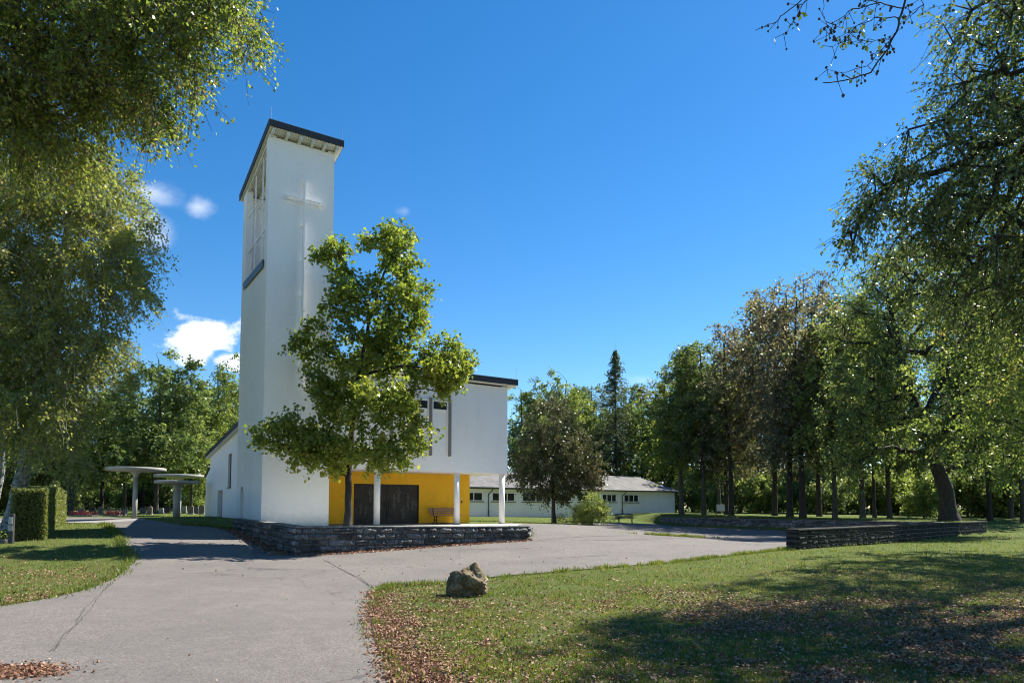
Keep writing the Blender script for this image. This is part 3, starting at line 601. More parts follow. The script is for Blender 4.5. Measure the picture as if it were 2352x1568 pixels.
# ---------------------------------------------------------------- benches
def bench(loc, rz, label, wood, L=1.75):
    r = tag(empty('park_bench', loc, rz), label, 'bench')
    for y0, z0 in ((-.02, .44), (-.14, .445), (-.26, .44), (-.37, .425)): b = MB(); b.box(-L / 2, L / 2, y0 - .048, y0 + .048, z0, z0 + .03); b.bevel(.006); b.build('seat_slat', wood, r)
    for k, (y0, z0) in enumerate(((.085, .53), (.115, .645), (.15, .76))):
        b = MB(); b.hexa([(-L / 2, y0 - .015, z0), (L / 2, y0 - .015, z0), (L / 2, y0 + .018, z0), (-L / 2, y0 + .018, z0), (-L / 2, y0 + .01, z0 + .085), (L / 2, y0 + .01, z0 + .085), (L / 2, y0 + .042, z0 + .085), (-L / 2, y0 + .042, z0 + .085)]); b.bevel(.006); b.build('back_slat', wood, r)
    for x in (-L / 2 + .25, L / 2 - .25):
        b = MB()
        for p, q in (((-.32, .43), (-.27, .22)), ((-.27, .22), (-.36, 0)), ((-.04, .43), (-.09, .22)), ((-.09, .22), (.10, 0)), ((-.40, .425), (.05, .425)), ((.02, .42), (.09, .55)), ((.09, .55), (.165, .84)), ((-.27, .22), (-.09, .22))):
            b.tube((x, p[0], p[1]), (x, q[0], q[1]), .026, None, 8)
        for y in (-.36, .10): b.box(x - .05, x + .05, y - .05, y + .05, -.01, .025)
        b.build('leg', M['iron'], r)
    return r
x_, y_ = ch(-2.85, 1.72); bench((x_, y_, 1.0), TH, 'reddish wooden bench against the yellow entrance wall, half behind a white column', M['slat'])
bx_, by_ = wpt(1435, 1188, 62)[:2]; bench((bx_, by_, float(H(bx_, by_))), R(8), 'dark slatted bench on the grass in front of the low building', M['slat2'], 1.7)

# ---------------------------------------------------------------- sign, post, boulder
sx, sy = wpt(1655, 1170, 62)[:2]; sz = float(H(sx, sy))
r = tag(empty('notice_board', (sx, sy, sz)), 'small pale notice board on two posts among the trunks of the far right wood', 'notice board')
b = MB(); b.box(-.36, .36, -.03, .0, .35, .95); b.build('panel', M['sign'], r)
for x in (-.4, .4): b = MB(); b.box(x - .035, x + .035, -.035, .035, -.1, 1.05); b.build('post', M['stele'], r)
px_, py_ = wpt(26, 1220, 24)[:2]; pz_ = float(H(px_, py_))
r = tag(empty('sign_post', (px_, py_, pz_)), 'dark wooden post with a white paper notice near the leaning birch trunk', 'sign post')
b = MB(); b.box(-.085, .085, -.05, .05, -.1, 1.0); b.bevel(.01); b.build('post', M['stele'], r)
b = MB(); b.box(-.07, .07, -.058, -.052, .66, .90); pn = b.build('paper', M['sign'], r)
b = MB()
for k in range(6): b.box(-.05, .05 - .02 * (k % 3), -.061, -.0585, .69 + .033 * k, .70 + .033 * k)
b.build('print', M['ink'], pn)
b = MB(); b.box(-.085, .085, -.058, -.052, .42, .62); b.build('plate', simple('speckled_plate', (.35, .34, .33), .5, .7, scale=30), r)
# boulder
def boulder():
    bm = bmesh.new(); bmesh.ops.create_icosphere(bm, subdivisions=6, radius=1)
    nr = np.random.default_rng(3); V_ = np.array([v.co[:] for v in bm.verts])
    pl = [((-1, -.1, .05), .80), ((1, -.1, -.25), .84), ((.75, 0, .75), .72), ((-.25, .1, 1), .62), ((-.55, -.6, .35), .74), ((.1, -1, .0), .78), ((0, 1, .1), .8), ((.45, -.8, -.35), .80), ((.55, -.55, .55), .74), ((-.7, .5, .5), .8), ((-.1, -.5, .9), .72)]
    P = V_.copy(); s = np.ones(len(P)) * 1.0
    for n3, dd in pl:
        n3 = np.array(n3, float); n3 /= np.linalg.norm(n3); q = P @ n3; s = np.where(q > 0, np.minimum(s, dd / np.maximum(q, 1e-3)), s)
    s = np.minimum(s, .95)
    P = P * s[:, None]
    pk = np.exp(-(((P[:, 0] - .28) / .26) ** 2 + ((P[:, 1] - .0) / .3) ** 2)) * (P[:, 2] > .2); P[:, 2] += pk * .16
    f3 = lambda p, k, sd_: (fbm(p[:, 0] * k + p[:, 2] * k * .7, p[:, 1] * k - p[:, 2] * k * .9, sd_, 5) - .5)
    d = f3(V_, 2.2, 1.) * .30 + f3(V_, 6, 4.) * .15 + f3(V_, 16, 9.) * .07
    P = P * (1 + d[:, None])
    P[:, 0] *= .50; P[:, 1] *= .42; P[:, 2] *= .44
    for v, p in zip(bm.verts, P): v.co = p
    for f in bm.faces: f.smooth = True
    me = bpy.data.meshes.new('boulder'); bm.to_mesh(me); bm.free(); me.materials.append(M['rock'])
    o = bpy.data.objects.new('boulder', me); C.objects.link(o); return o
rx, ry = G(1074, 1368); bo = boulder(); bo.location = (rx, ry + .1, float(H(rx, ry)) + .27)
tag(bo, 'jagged weathered brown boulder lying at the edge of the lawn by the path', 'boulder')

# ---------------------------------------------------------------- vegetation
def leaf_shape(kind):
    if kind == 'lobed': a = [(0, 0), (.16, .22), (.42, .20), (.30, .42), (.50, .62), (.20, .68), (0, 1), (-.20, .68), (-.50, .62), (-.30, .42), (-.42, .20), (-.16, .22)]
    elif kind == 'blade': a = [(-.5, 0), (.5, 0), (0, 1)]
    else: a = [(0, 0), (.34, .42), (0, 1), (-.34, .42)]
    return np.array(a)
def leaves(pos, up, size, nrng, shape='leaf', flat=.6, upn=(0, 0, 1)):
    """pos (N,3); up (N,3) leaf axis; size (N,). Returns verts, faces, reps"""
    N = len(pos); ax = up / np.linalg.norm(up, axis=1, keepdims=True)
    nrm = nrng.normal(0, 1, (N, 3)) * (1 - flat) + np.array(upn) * flat
    sd_ = np.cross(ax, nrm); sd_ /= np.linalg.norm(sd_, axis=1, keepdims=True) + 1e-9; no = np.cross(sd_, ax)
    sh = leaf_shape(shape); k = len(sh)
    fold = np.abs(sh[:, 0]) * .35
    v = pos[:, None, :] + size[:, None, None] * (sh[None, :, 0, None] * sd_[:, None, :] + sh[None, :, 1, None] * ax[:, None, :] + fold[None, :, None] * no[:, None, :])
    return v.reshape(-1, 3), np.arange(N * k).reshape(N, k), k
def tubes(P0_, P1_, r0, r1, k):
    d = P1_ - P0_; L = np.linalg.norm(d, axis=1, keepdims=True); d = d / (L + 1e-9); ref = np.where(np.abs(d[:, 2:3]) > .9, np.array([[1., 0, 0]]), np.array([[0, 0, 1.]]))
    a = np.cross(d, ref); a /= np.linalg.norm(a, axis=1, keepdims=True) + 1e-9; b_ = np.cross(d, a); th = np.arange(k) * 2 * math.pi / k
    ring = np.cos(th)[None, :, None] * a[:, None] + np.sin(th)[None, :, None] * b_[:, None]
    A = P0_[:, None] + ring * r0[:, None, None]; B = P1_[:, None] + ring * r1[:, None, None]
    v = np.concatenate([A, B], 1).reshape(-1, 3); n = len(P0_); base = (np.arange(n) * 2 * k)[:, None]; i = np.arange(k)[None]; j = (i + 1) % k
    f = np.stack([base + i, base + j, base + k + j, base + k + i], -1).reshape(-1, 4); return v, f
def make_tree(name, base, lobes, trunk, r0, ncl, nleaf, leaf, kind, barkm, seed, droop=.3, twig=.9, ntw=6, shape='leaf', shell=.45, rise=.5, bump_=.25, tintshift=0., straight=.35, flat=.45, brk=1.0, tipr=.012, origin=None):
    """lobes: world-space ellipsoids (cx,cy,cz,rx,ry,rz,weight); trunk: world-space polyline"""
    rg = np.random.default_rng(seed); lobes = np.array(lobes, float); base = np.array(base, float)
    wgt = lobes[:, 6] * (lobes[:, 3] * lobes[:, 4] * lobes[:, 5]) ** (2 / 3); wgt /= wgt.sum()
    li = rg.choice(len(lobes), ncl, p=wgt); d = rg.normal(0, 1, (ncl, 3)); d /= np.linalg.norm(d, axis=1, keepdims=True)
    rr = rg.random(ncl) ** shell
    bm_ = 1 + bump_ * (fbm(d[:, 0] * 2.2 + li * 7 + d[:, 2] * 1.5, d[:, 1] * 2.2 + d[:, 2] * 2, seed) - .5) * 2
    c = lobes[li, :3] + d * lobes[li, 3:6] * (rr * bm_)[:, None]
    T = np.array(trunk, float); tn = [T[0]]; 
    for a, b_ in zip(T, T[1:]):
        L = np.linalg.norm(b_ - a); k = max(1, int(L / .45))
        for j in range(1, k + 1): tn.append(a + (b_ - a) * j / k)
    tn = np.array(tn); nT = len(tn); wob = np.cumsum(rg.normal(0, .018, (nT, 3)), 0); wob[:, 2] = 0; tn = tn + wob
    Htot = tn[-1, 2] - tn[0, 2]
    maxn = nT + ncl * 60; N = np.zeros((maxn, 3)); par = np.full(maxn, -1); pl = np.zeros(maxn); N[:nT] = tn; par[1:nT] = np.arange(nT - 1); pl[:nT] = np.arange(nT) * .1; cnt = nT
    first = max(1, int(nT * .18)); act = [nT]
    dist = np.min(np.linalg.norm(c[:, None] - tn[None, ::3], axis=2), 1); order = np.argsort(dist); tips = np.zeros(ncl, int)
    for ci in order:
        q = c[ci]; dv = q - N[first:cnt]; dd = np.linalg.norm(dv, axis=1)
        cost = dd + straight * pl[first:cnt] + rise * np.maximum(0, -(dv[:, 2]) + .25 * np.hypot(dv[:, 0], dv[:, 1]))
        j = first + int(np.argmin(cost)); p = N[j]; D = dd[j - first]; k = int(np.clip(D / .55, 1, 14)); prev = j
        sag = rg.normal(0, .07, 3) * D; sag[2] += .06 * D * (1 if droop < .5 else 1.6)
        if cnt + k >= maxn: break
        for s_ in range(1, k + 1):
            u = s_ / k; N[cnt] = p + (q - p) * u + sag * math.sin(math.pi * u) + rg.normal(0, .02, 3); par[cnt] = prev; pl[cnt] = pl[prev] + D / k; prev = cnt; cnt += 1
        tips[ci] = prev
    N = N[:cnt]; par = par[:cnt]; w_ = np.zeros(cnt); np.add.at(w_, tips, 1.)
    for i in range(cnt - 1, 0, -1): w_[par[i]] += w_[i]
    rad = tipr * np.maximum(w_, 1) ** .48 * brk; 
    prof = r0 * (1 - .82 * np.arange(nT) / nT) ; q_ = min(3, nT); prof[:q_] *= np.array([1.45, 1.2, 1.06])[:q_]; rad[:nT] = np.maximum(prof, rad[:nT] * .6); rad[nT:] = np.minimum(rad[nT:], r0 * .5)
    org = np.array(origin if origin is not None else base)
    root = empty(name, org)
    e = np.arange(1, cnt); pr = par[e]; ra = np.where(e < nT, rad[pr], np.minimum(rad[pr], rad[e] * 1.25)); 
    thick = e < nT; v1, f1 = tubes(N[pr][thick] - org, N[e][thick] - org, ra[thick], rad[e][thick], 14); v2, f2 = tubes(N[pr][~thick] - org, N[e][~thick] - org, ra[~thick], rad[e][~thick], 5)
    # twigs
    K = ncl * ntw; ti = np.repeat(np.arange(ncl), ntw); ctr = lobes[li, :3][ti]; b0 = N[tips[ti]]; out = b0 - ctr; out /= np.linalg.norm(out, axis=1, keepdims=True) + 1e-6
    gd = N[tips[ti]] - N[par[tips[ti]]]; gd /= np.linalg.norm(gd, axis=1, keepdims=True) + 1e-6
    td = out * .35 + gd * .5 + rg.normal(0, .62, (K, 3)); td[:, 2] -= droop * .6; td /= np.linalg.norm(td, axis=1, keepdims=True)
    tl = twig * rg.uniform(.5, 1.25, K)
    def tp(u): p = b0 + td * (tl * u)[:, None]; p[:, 2] -= droop * (tl * u) ** 2 * .7; return p
    a_ = [tp(np.full(K, u)) for u in (0, .5, 1)]
    v3, f3 = tubes(np.concatenate(a_[:2]) - org, np.concatenate(a_[1:]) - org, np.full(2 * K, tipr * .6), np.full(2 * K, tipr * .4), 3)
    vv = np.concatenate([v1, v2, v3]); ff = np.concatenate([f1, f2 + len(v1), f3 + len(v1) + len(v2)])
    mesh_obj('trunk', vv, ff, barkm, root, smooth=True)
    # leaves
    sel = rg.integers(0, K, nleaf); u = rg.random(nleaf) ** .75
    p = b0[sel] + td[sel] * (tl[sel] * u)[:, None]; p[:, 2] -= droop * (tl[sel] * u) ** 2 * .7; p += rg.normal(0, .35 * leaf + .03, (nleaf, 3))
    ax = td[sel] * .4 + rg.normal(0, .8, (nleaf, 3)); ax[:, 2] -= .25 + droop * .6
    v, f, k = leaves(p - org, ax, leaf * rg.uniform(.7, 1.3, nleaf), rg, shape, flat)
    ct = rg.normal(0, .13, ncl)[ti[sel]] + .45 + tintshift + .25 * (fbm(p[:, 0] * .35, p[:, 2] * .35, seed + 5.) - .5) * 2; tt = np.clip(ct + rg.normal(0, .16, nleaf), 0, 1)
    mesh_obj('crown', v, f, LM[kind], root, tint=np.repeat(tt, k))
    return root
def lob(px, py, Y, rpx, rpz, ry=None, w=1.):
    """ellipsoid given by where its centre stands (distance Y) and its size in photo pixels at that distance"""
    x, y, z = wpt(px, py, Y); a = rpx / F * Y; return (x, y, z, a, a if ry is None else ry, rpz / F * Y, w)
def gp(x, y): return (x, y, float(H(x, y)))
def gx_(px, Y): x = (px - CX) / F * Y; return gp(x, Y)
def up(b_, *pts): return [b_] + [tuple(p) for p in pts]

# young oak on the terrace
Y0 = 28.5; bx = wpt(797, 1200, Y0)[0]; bz = 1.0
oak = make_tree('oak_tree', (bx, Y0, bz),
  [lob(900, 590, Y0 + .5, 62, 70, w=1.0), lob(770, 590, Y0 + .3, 48, 40, w=.8), lob(935, 700, Y0 + .4, 65, 70), lob(800, 680, Y0 - .5, 75, 60), lob(720, 790, Y0 - .3, 50, 58), lob(860, 790, Y0, 90, 80, 2.0), lob(1000, 830, Y0, 80, 70), lob(1030, 855, Y0 + .3, 55, 50), lob(995, 905, Y0, 40, 22, w=.5), lob(760, 900, Y0 - .5, 60, 60, 1.6), lob(880, 930, Y0 - .6, 90, 70, 2.2), lob(940, 990, Y0 - .5, 45, 50, w=.8), lob(700, 1000, Y0 - .8, 95, 48, 1.6), lob(640, 1005, Y0 - .3, 45, 45), lob(780, 1035, Y0 - .4, 90, 48, 2.0), lob(880, 1045, Y0 - .5, 55, 38, 1.4)],
  [(bx, Y0, bz - .2), (bx + .02, Y0, 3.1), (bx + .15, Y0 + .05, 5.0), (bx + .35, Y0, 7.2), (bx + .8, Y0, 9.5), (bx + 1.3, Y0 + .2, 11.8)], .155, 470, 33000, .155, 'oak', M['bark_dark'], 11, droop=.28, twig=.55, ntw=8, shape='lobed', shell=.5, rise=.55, bump_=.3, straight=.4, flat=.4, tipr=.009, tintshift=.12)
tag(oak, 'young oak with bright green lobed leaves on the terrace in front of the church tower', 'tree')
b = MB(); 

# big beech overhanging from the left, trunk outside the frame
Y0 = 13.5; L1 = make_tree('beech_tree', gp(-13.2, 14.5),
  [lob(60, 80, Y0, 170, 170, 2.6), lob(200, 60, Y0, 150, 130, 2.4), lob(330, 60, Y0 - .3, 110, 120, 2.0), lob(450, 30, Y0 - .3, 90, 80, 1.6), lob(545, 40, Y0 - .5, 50, 70, 1.1), lob(410, 130, Y0 - .4, 60, 80, 1.0), lob(340, 215, Y0 - .2, 45, 95, .9), lob(240, 190, Y0, 100, 95, 2.0), lob(90, 230, Y0, 130, 90, 2.4), lob(-60, 150, Y0, 170, 250, 3.5), lob(40, 300, Y0, 110, 60, 1.6), lob(480, -40, Y0, 110, 70, 1.4), lob(250, -150, Y0, 300, 150, 3.0, .8)],
  [gp(-13.2, 14.5), (-13.1, 14.3, 4), (-12.4, 14, 8), (-11, 13.6, 11), (-9.5, 13.4, 13)], .42, 640, 66000, .085, 'beech', M['bark_beech'], 12, droop=.6, twig=.7, ntw=9, shell=.5, rise=.2, bump_=.2, straight=.3, tipr=.010, brk=.9, tintshift=.08)
tag(L1, 'large beech whose leafy branches hang into the upper left corner of the view', 'tree')
# weeping birch
Y0 = 28; bb = (wpt(22, 1200, Y0)[0], Y0); gbb = gp(*bb)
L2 = make_tree('birch_tree', gbb,
  [lob(60, 430, Y0, 130, 120, 3.0), lob(190, 440, Y0, 110, 110, 2.8), lob(250, 470, Y0, 85, 90, 2.4), lob(90, 620, Y0, 150, 150, 3.2), lob(240, 620, Y0, 95, 110, 2.5), lob(315, 650, Y0, 28, 50, 1.0), lob(80, 800, Y0, 130, 120, 3.0), lob(200, 790, Y0, 75, 120, 2.2), lob(220, 900, Y0, 38, 70, 1.3), lob(-60, 600, Y0, 150, 300, 3.5), lob(60, 960, Y0, 70, 70, 2.), lob(155, 1000, Y0 - 1, 40, 80, 1.3), lob(20, 900, Y0 - 1, 90, 110, 2.2), lob(110, 930, Y0 - 1.5, 90, 80, 2.0), lob(290, 560, Y0, 50, 90, 1.4)],
  [gbb, (gbb[0] + .55, Y0, 4.2), (gbb[0] + 1.0, Y0, 7.5), (gbb[0] + 1.5, Y0, 11), (gbb[0] + 1.9, Y0, 15)], .30, 900, 108000, .12, 'birch', M['bark_birch'], 13, droop=.75, twig=1.05, ntw=8, shell=.5, rise=.25, bump_=.25, tipr=.011, brk=.8)
tag(L2, 'tall weeping birch with yellow-green hanging foliage and a leaning pale trunk at the left', 'tree')
# slim birch at the left edge
Y0 = 36; q = gx_(-12, Y0)
L2b = make_tree('birch_tree', q, [lob(-20, 780, Y0, 60, 150, 1.6), lob(0, 950, Y0, 45, 80, 1.2)], [q, (q[0] + .35, Y0, 4.5), (q[0] + .5, Y0, 8), (q[0] + .6, Y0, 12)], .20, 120, 9000, .15, 'birch', M['bark_birch'], 14, droop=.9, twig=1.1, ntw=6)
tag(L2b, 'slim white-barked birch trunk cut by the left edge of the view', 'tree')

# big beech right, trunk outside the frame; limbs sweep in from the right
Y0 = 15
R1 = make_tree('beech_tree', gp(15.8, 16.2),
  [lob(2290, 130, Y0, 90, 120, 3.0), lob(2200, 300, Y0, 100, 80, 2.8), lob(2110, 390, Y0, 80, 65, 2.2), lob(2020, 440, Y0, 50, 45, 1.5), lob(1985, 510, Y0 - .1, 36, 48, 1.2), lob(2120, 500, Y0, 70, 50, 1.6), lob(2240, 480, Y0, 110, 90, 3.0), lob(2320, 330, Y0, 110, 140, 3.0), lob(2400, 600, Y0, 120, 140, 3.2), lob(2250, 610, Y0, 75, 60, 2.0), lob(2500, 200, Y0, 160, 240, 4.0), lob(2420, -60, Y0, 180, 150, 4.0, 1.), lob(2110, 585, 19.5, 75, 60, 2.0, .8), lob(2200, 540, 20.5, 80, 70, 2.5, .8), lob(2290, 680, 19, 80, 80, 2.5, .8), lob(2170, 660, 21, 70, 60, 2.0, .7)],
  [gp(15.8, 16.2), (15.6, 16, 4), (15.2, 15.8, 8), (14, 15.5, 11), (12.6, 15.2, 14)], .46, 600, 42000, .092, 'dark', M['bark_dark'], 15, droop=.6, twig=.75, ntw=8, shell=.45, rise=.05, bump_=.25, straight=.15, tipr=.0105, brk=1.35, tintshift=-.05)
tag(R1, 'dark beech with bare-looking limbs sweeping down from the upper right edge', 'tree')

def branch_spray():
    """near twig with beech nuts hanging in at the top right: part of the dark beech's crown, at its own place"""
    rg = np.random.default_rng(5); Y0 = 6.2; paths = []
    def W3(px, py, dy=0): return np.array(wpt(px, py, Y0 + dy))
    main = [W3(2150, -330, .5), W3(2110, -120, .2), W3(2075, 15), W3(2060, 75), W3(2035, 120), W3(2000, 165, -.05), W3(1955, 183, -.05), W3(1890, 190, -.05)]
    paths += [(main, .013), ([W3(2055, 80), W3(2030, 110, .1), W3(1990, 150, .1), W3(1940, 168, .1), W3(1900, 160, .1)], .005), ([W3(2075, 20), W3(2020, 10), W3(1960, 20, .1), W3(1920, 50, .1), W3(1905, 80, .1)], .006),
              ([W3(2070, 45), W3(2010, 40, .1), W3(1965, 62, .1), W3(1940, 90, .1), W3(1912, 108, .1)], .005), ([W3(2110, -120, .2), W3(1960, -60, .2), W3(1860, -15, .1), W3(1800, 35), W3(1775, 55), W3(1735, 70)], .008),
              ([W3(1860, -15, .1), W3(1830, 40), W3(1800, 78)], .004), ([W3(2090, -40), W3(2120, 10), W3(2100, 30), W3(2075, 42)], .004), ([W3(2050, 90), W3(2020, 90, .1), W3(1985, 100, .1), W3(1965, 85)], .004), ([W3(1960, -60, .2), W3(1900, -30, .1), W3(1890, 30), W3(1900, 60)], .004), ([W3(2020, 10), W3(1985, -10), W3(1950, -30)], .005)]
    A, B, r0, r1, nodes = [], [], [], [], []
    for P, r in paths:
        P = np.array(P); n = len(P); fine = []
        for i in range(n - 1):
            for u in np.linspace(0, 1, 5)[:-1]: fine.append(P[i] * (1 - u) + P[i + 1] * u + rg.normal(0, .006, 3))
        fine.append(P[-1]); fine = np.array(fine); m_ = len(fine)
        for i in range(m_ - 1): A.append(fine[i]); B.append(fine[i + 1]); r0.append(r * (1 - .7 * i / m_)); r1.append(r * (1 - .7 * (i + 1) / m_)); nodes.append(fine[i + 1])
    nodes = np.array(nodes); org = np.array(R1.location)
    k = 190; s = nodes[rg.integers(0, len(nodes), k)]; e = s + rg.normal(0, .055, (k, 3)) - np.array([.02, 0, .03])
    v, f = tubes(np.concatenate([np.array(A), s]) - org, np.concatenate([np.array(B), e]) - org, np.concatenate([r0, np.full(k, .0028)]), np.concatenate([r1, np.full(k, .002)]), 6)
    spr = mesh_obj('branch', v, f, M['bark_dark'], R1, smooth=True)
    q = np.concatenate([e[130:], e[130:] + rg.normal(0, .02, (60, 3))]); ax = rg.normal(0, .6, (len(q), 3)); ax[:, 2] -= .6
    v, f, kk = leaves(q - org, ax, rg.uniform(.035, .06, len(q)), rg); vs = [v]; fs = [f]; tn = [np.repeat(rg.uniform(.45, 1, len(q)), kk)]; k0 = len(v)
    oc = np.array([(1, 0, 0), (0, 1, 0), (-1, 0, 0), (0, -1, 0), (0, 0, 1.15), (0, 0, -1.3), (.7, .7, 0), (-.7, .7, 0), (-.7, -.7, 0), (.7, -.7, 0), (.55, 0, .8), (-.55, 0, .8), (0, .55, .8), (0, -.55, .8), (.55, 0, -.9), (-.55, 0, -.9), (0, .55, -.9), (0, -.55, -.9)]) 
    ring = [0, 6, 1, 7, 2, 8, 3, 9]; tp_ = [10, 10, 12, 12, 11, 11, 13, 13]; bt_ = [14, 14, 16, 16, 15, 15, 17, 17]; F4 = []
    for i in range(8): j = (i + 1) % 8; F4 += [(ring[i], ring[j], tp_[j], tp_[i] if tp_[i] != tp_[j] else 4), (ring[j], ring[i], bt_[i], bt_[j] if bt_[i] != bt_[j] else 5)]
    for p in e[:130]: vs.append(p - org + oc * .0125 * rg.uniform(.8, 1.3) * rg.uniform(.8, 1.1, 3)); fs.append(np.array(F4) + k0); tn.append(np.full(18, .0)); k0 += 18
    mesh_obj('foliage', np.concatenate(vs), np.concatenate(fs), LM['spray'], spr, tint=np.concatenate(tn))
branch_spray()

# large spreading tree with the forked black trunk
Y0 = 44; q = gx_(2178, Y0)
R2 = make_tree('spreading_tree', q,
  [lob(2060, 640, Y0, 95, 85, 2.2), lob(2150, 730, Y0, 120, 100, 2.4), lob(1985, 760, Y0 - 1, 85, 90, 2.0), lob(2010, 880, Y0 - 1, 110, 80, 2.4), lob(1950, 930, Y0 - 2, 65, 70, 1.6), lob(2240, 880, Y0 - 2, 100, 110, 2.4), lob(2080, 990, Y0 - 1, 120, 60, 2.), lob(1960, 1020, Y0 - 2, 60, 60, 1.3), lob(2290, 1000, Y0 - 2, 90, 90, 2.0), lob(2300, 740, Y0, 110, 120, 2.2)],
  [q, (q[0] - .1, Y0, 3.0), (q[0] - .9, Y0, 5.2), (q[0] - 2.1, Y0, 8.6), (q[0] - 3.1, Y0, 12.6), (q[0] - 3.6, Y0, 15.5)], .48, 520, 42000, .165, 'linden', M['bark_dark'], 16, droop=.35, twig=1.0, ntw=7, shell=.35, rise=.35, bump_=.3, tipr=.018, brk=1.6, tintshift=.22)
tag(R2, 'large spreading tree with a thick black forked trunk behind the near stone wall', 'tree')
# trees at the right edge, trunks outside the frame
q = gp(24.5, 27); R2b = make_tree('linden_tree', q, [(21, 26, 7, 5, 5, 4.2, 2.5), (22, 26, 11, 5.5, 5, 4, 2.5), (19, 25.2, 5.2, 3.2, 3.5, 2.4, 1.5), (26, 28, 10, 5, 5, 6, 2)], [q, (24.3, 27, 5), (24, 27, 9), (23.5, 27, 13)], .35, 330, 36000, .14, 'fresh', M['bark'], 17, droop=.4, twig=1.0, ntw=7, tintshift=.0)
tag(R2b, 'yellow-green leafy tree filling the right edge beyond the near stone wall', 'tree')
q = gp(20.5, 22.5); R2c = make_tree('beech_tree', q, [(18.6, 22, 9, 4.6, 4.6, 4.0, 2.5), (20, 22, 13, 5.2, 5.2, 4, 2.5)], [q, (20.4, 22.5, 5), (20, 22.3, 9), (19.6, 22, 14)], .38, 220, 14000, .13, 'birch', M['bark_beech'], 18, droop=.5, twig=1.0, ntw=7)
tag(R2c, 'yellowish beech at the right edge of the view, nearer than the near stone wall', 'tree')
q = gp(14.6, 12.0); R2d = make_tree('beech_tree', q, [(13.6, 12.0, 9.5, 3.8, 4, 3.4, 2.5), (15, 12, 12.5, 4.4, 4.4, 3.4, 2.2)], [q, (14.5, 12, 5), (14.3, 12, 9), (14, 12, 13)], .3, 150, 8500, .12, 'beech', M['bark_beech'], 28, droop=.4, twig=.9, ntw=7)
tag(R2d, 'beech just outside the right edge of the view, shading the lower right lawn', 'tree')
# round maple before the low building
Y0 = 52; q = gx_(1273, Y0)
R6 = make_tree('round_tree', q, [lob(1270, 975, Y0, 62, 60, 2.), lob(1265, 1040, Y0, 92, 70, 3.), lob(1320, 1060, Y0, 62, 70, 1.8), lob(1225, 1090, Y0, 55, 45, 1.5), lob(1300, 1115, Y0, 75, 38, 1.5), lob(1360, 1085, Y0, 30, 35, .6), lob(1260, 1140, Y0, 50, 18, .5)],
  [q, (q[0], Y0, 3.5), (q[0] + .1, Y0, 6), (q[0], Y0, 8.4)], .15, 380, 30000, .16, 'maple', M['bark_dark'], 19, droop=.3, twig=.7, ntw=6, shell=.4, bump_=.2, rise=.6)
tag(R6, 'egg-shaped brownish green tree standing alone before the low building', 'tree')
q = gx_(1360, 50); bsh = make_tree('bush', q, [(q[0], 50, q[2] + 1.15, 1.15, 1.1, 1.15, 1), (q[0] - .5, 50, q[2] + .7, .9, .9, .7, .7), (q[0] + .6, 50, q[2] + .8, .7, .8, .8, .6)], [q, (q[0], 50, q[2] + .5), (q[0], 50, q[2] + 1)], .05, 130, 9000, .10, 'fresh', M['bark'], 20, droop=.4, twig=.5, ntw=6, tipr=.006, tintshift=.1)
tag(bsh, 'pale green bush between the round tree and the dark bench', 'bush')
# weeds under the round tree
q = gx_(1300, 52); wd = make_tree('shrub', q, [(q[0], 52, q[2] + .35, 1.0, .3, .35, 1)], [q, (q[0], 52, q[2] + .3)], .02, 30, 700, .09, 'fresh', M['bark'], 21, twig=.4, ntw=4, tipr=.005)
tag(wd, 'sparse low weeds at the foot of the round tree', 'shrub')

# prototypes for the woods
def forest_proto(kind, seed, hgt, wid, barkm, nm, clear=.28, nl=15000, lf=.27, ncl=150, droop=.3, sl=None):
    rg = random.Random(seed); lobes = []
    for i in range(7):
        f_ = (i + .5) / 7; z = hgt * (clear + (1 - clear) * (.08 + .84 * f_)); rw = wid * (.55 + .45 * math.sin(math.pi * min(1, .15 + .9 * f_))) * rg.uniform(.75, 1.1)
        lobes.append((rg.uniform(-.3, .3) * wid, rg.uniform(-.3, .3) * wid, z, rw * .75, rw * .75, hgt * .14, 1.5))
    r = make_tree(nm, (0, 0, 0), lobes, [(0, 0, -.3), (rg.uniform(-.2, .2), 0, hgt * .3), (rg.uniform(-.5, .5), .2, hgt * .65), (rg.uniform(-.6, .6), 0, hgt * .96)], hgt * .0125, ncl, nl, lf, kind, barkm, seed, droop=droop, twig=hgt * .075, ntw=6, shell=.55, rise=.6, bump_=.3, tipr=.018, brk=1.1)
    return r
PR = {}
PR['dark1'] = forest_proto('dark', 31, 18, 4.6, M['bark'], 'broadleaf_tree', clear=.2, nl=12500)
PR['dark2'] = forest_proto('linden', 32, 17, 4.8, M['bark_dark'], 'broadleaf_tree', clear=.2, nl=12500)
PR['beech1'] = forest_proto('beech', 33, 19, 4.4, M['bark_beech'], 'beech_tree', clear=.22, nl=10500)
PR['copper1'] = forest_proto('copper', 34, 20, 4.6, M['bark_dark'], 'copper_beech_tree', clear=.2, nl=9000, droop=.4)
PR['copper2'] = forest_proto('copper', 35, 20, 4.8, M['bark_dark'], 'copper_beech_tree', clear=.16, nl=8500, droop=.4)
PR['fresh1'] = forest_proto('fresh', 36, 17, 4.4, M['bark'], 'broadleaf_tree', clear=.18, nl=12500)
PR['low1'] = forest_proto('linden', 37, 17, 5.6, M['bark'], 'broadleaf_tree', clear=.2, nl=18000)
PR['under'] = make_tree('understory_shrub', (0, 0, 0), [(0, 0, 2.0, 2.6, 1.8, 1.9, 1), (1.5, 0, 1.3, 1.6, 1.4, 1.3, .6), (-1.4, .4, 3, 1.4, 1.3, 1.3, .6)], [(0, 0, -.1), (0, 0, 1.5), (.1, 0, 3.4)], .07, 70, 6500, .21, 'fresh', M['bark'], 38, twig=.8, ntw=5, tintshift=-.05)
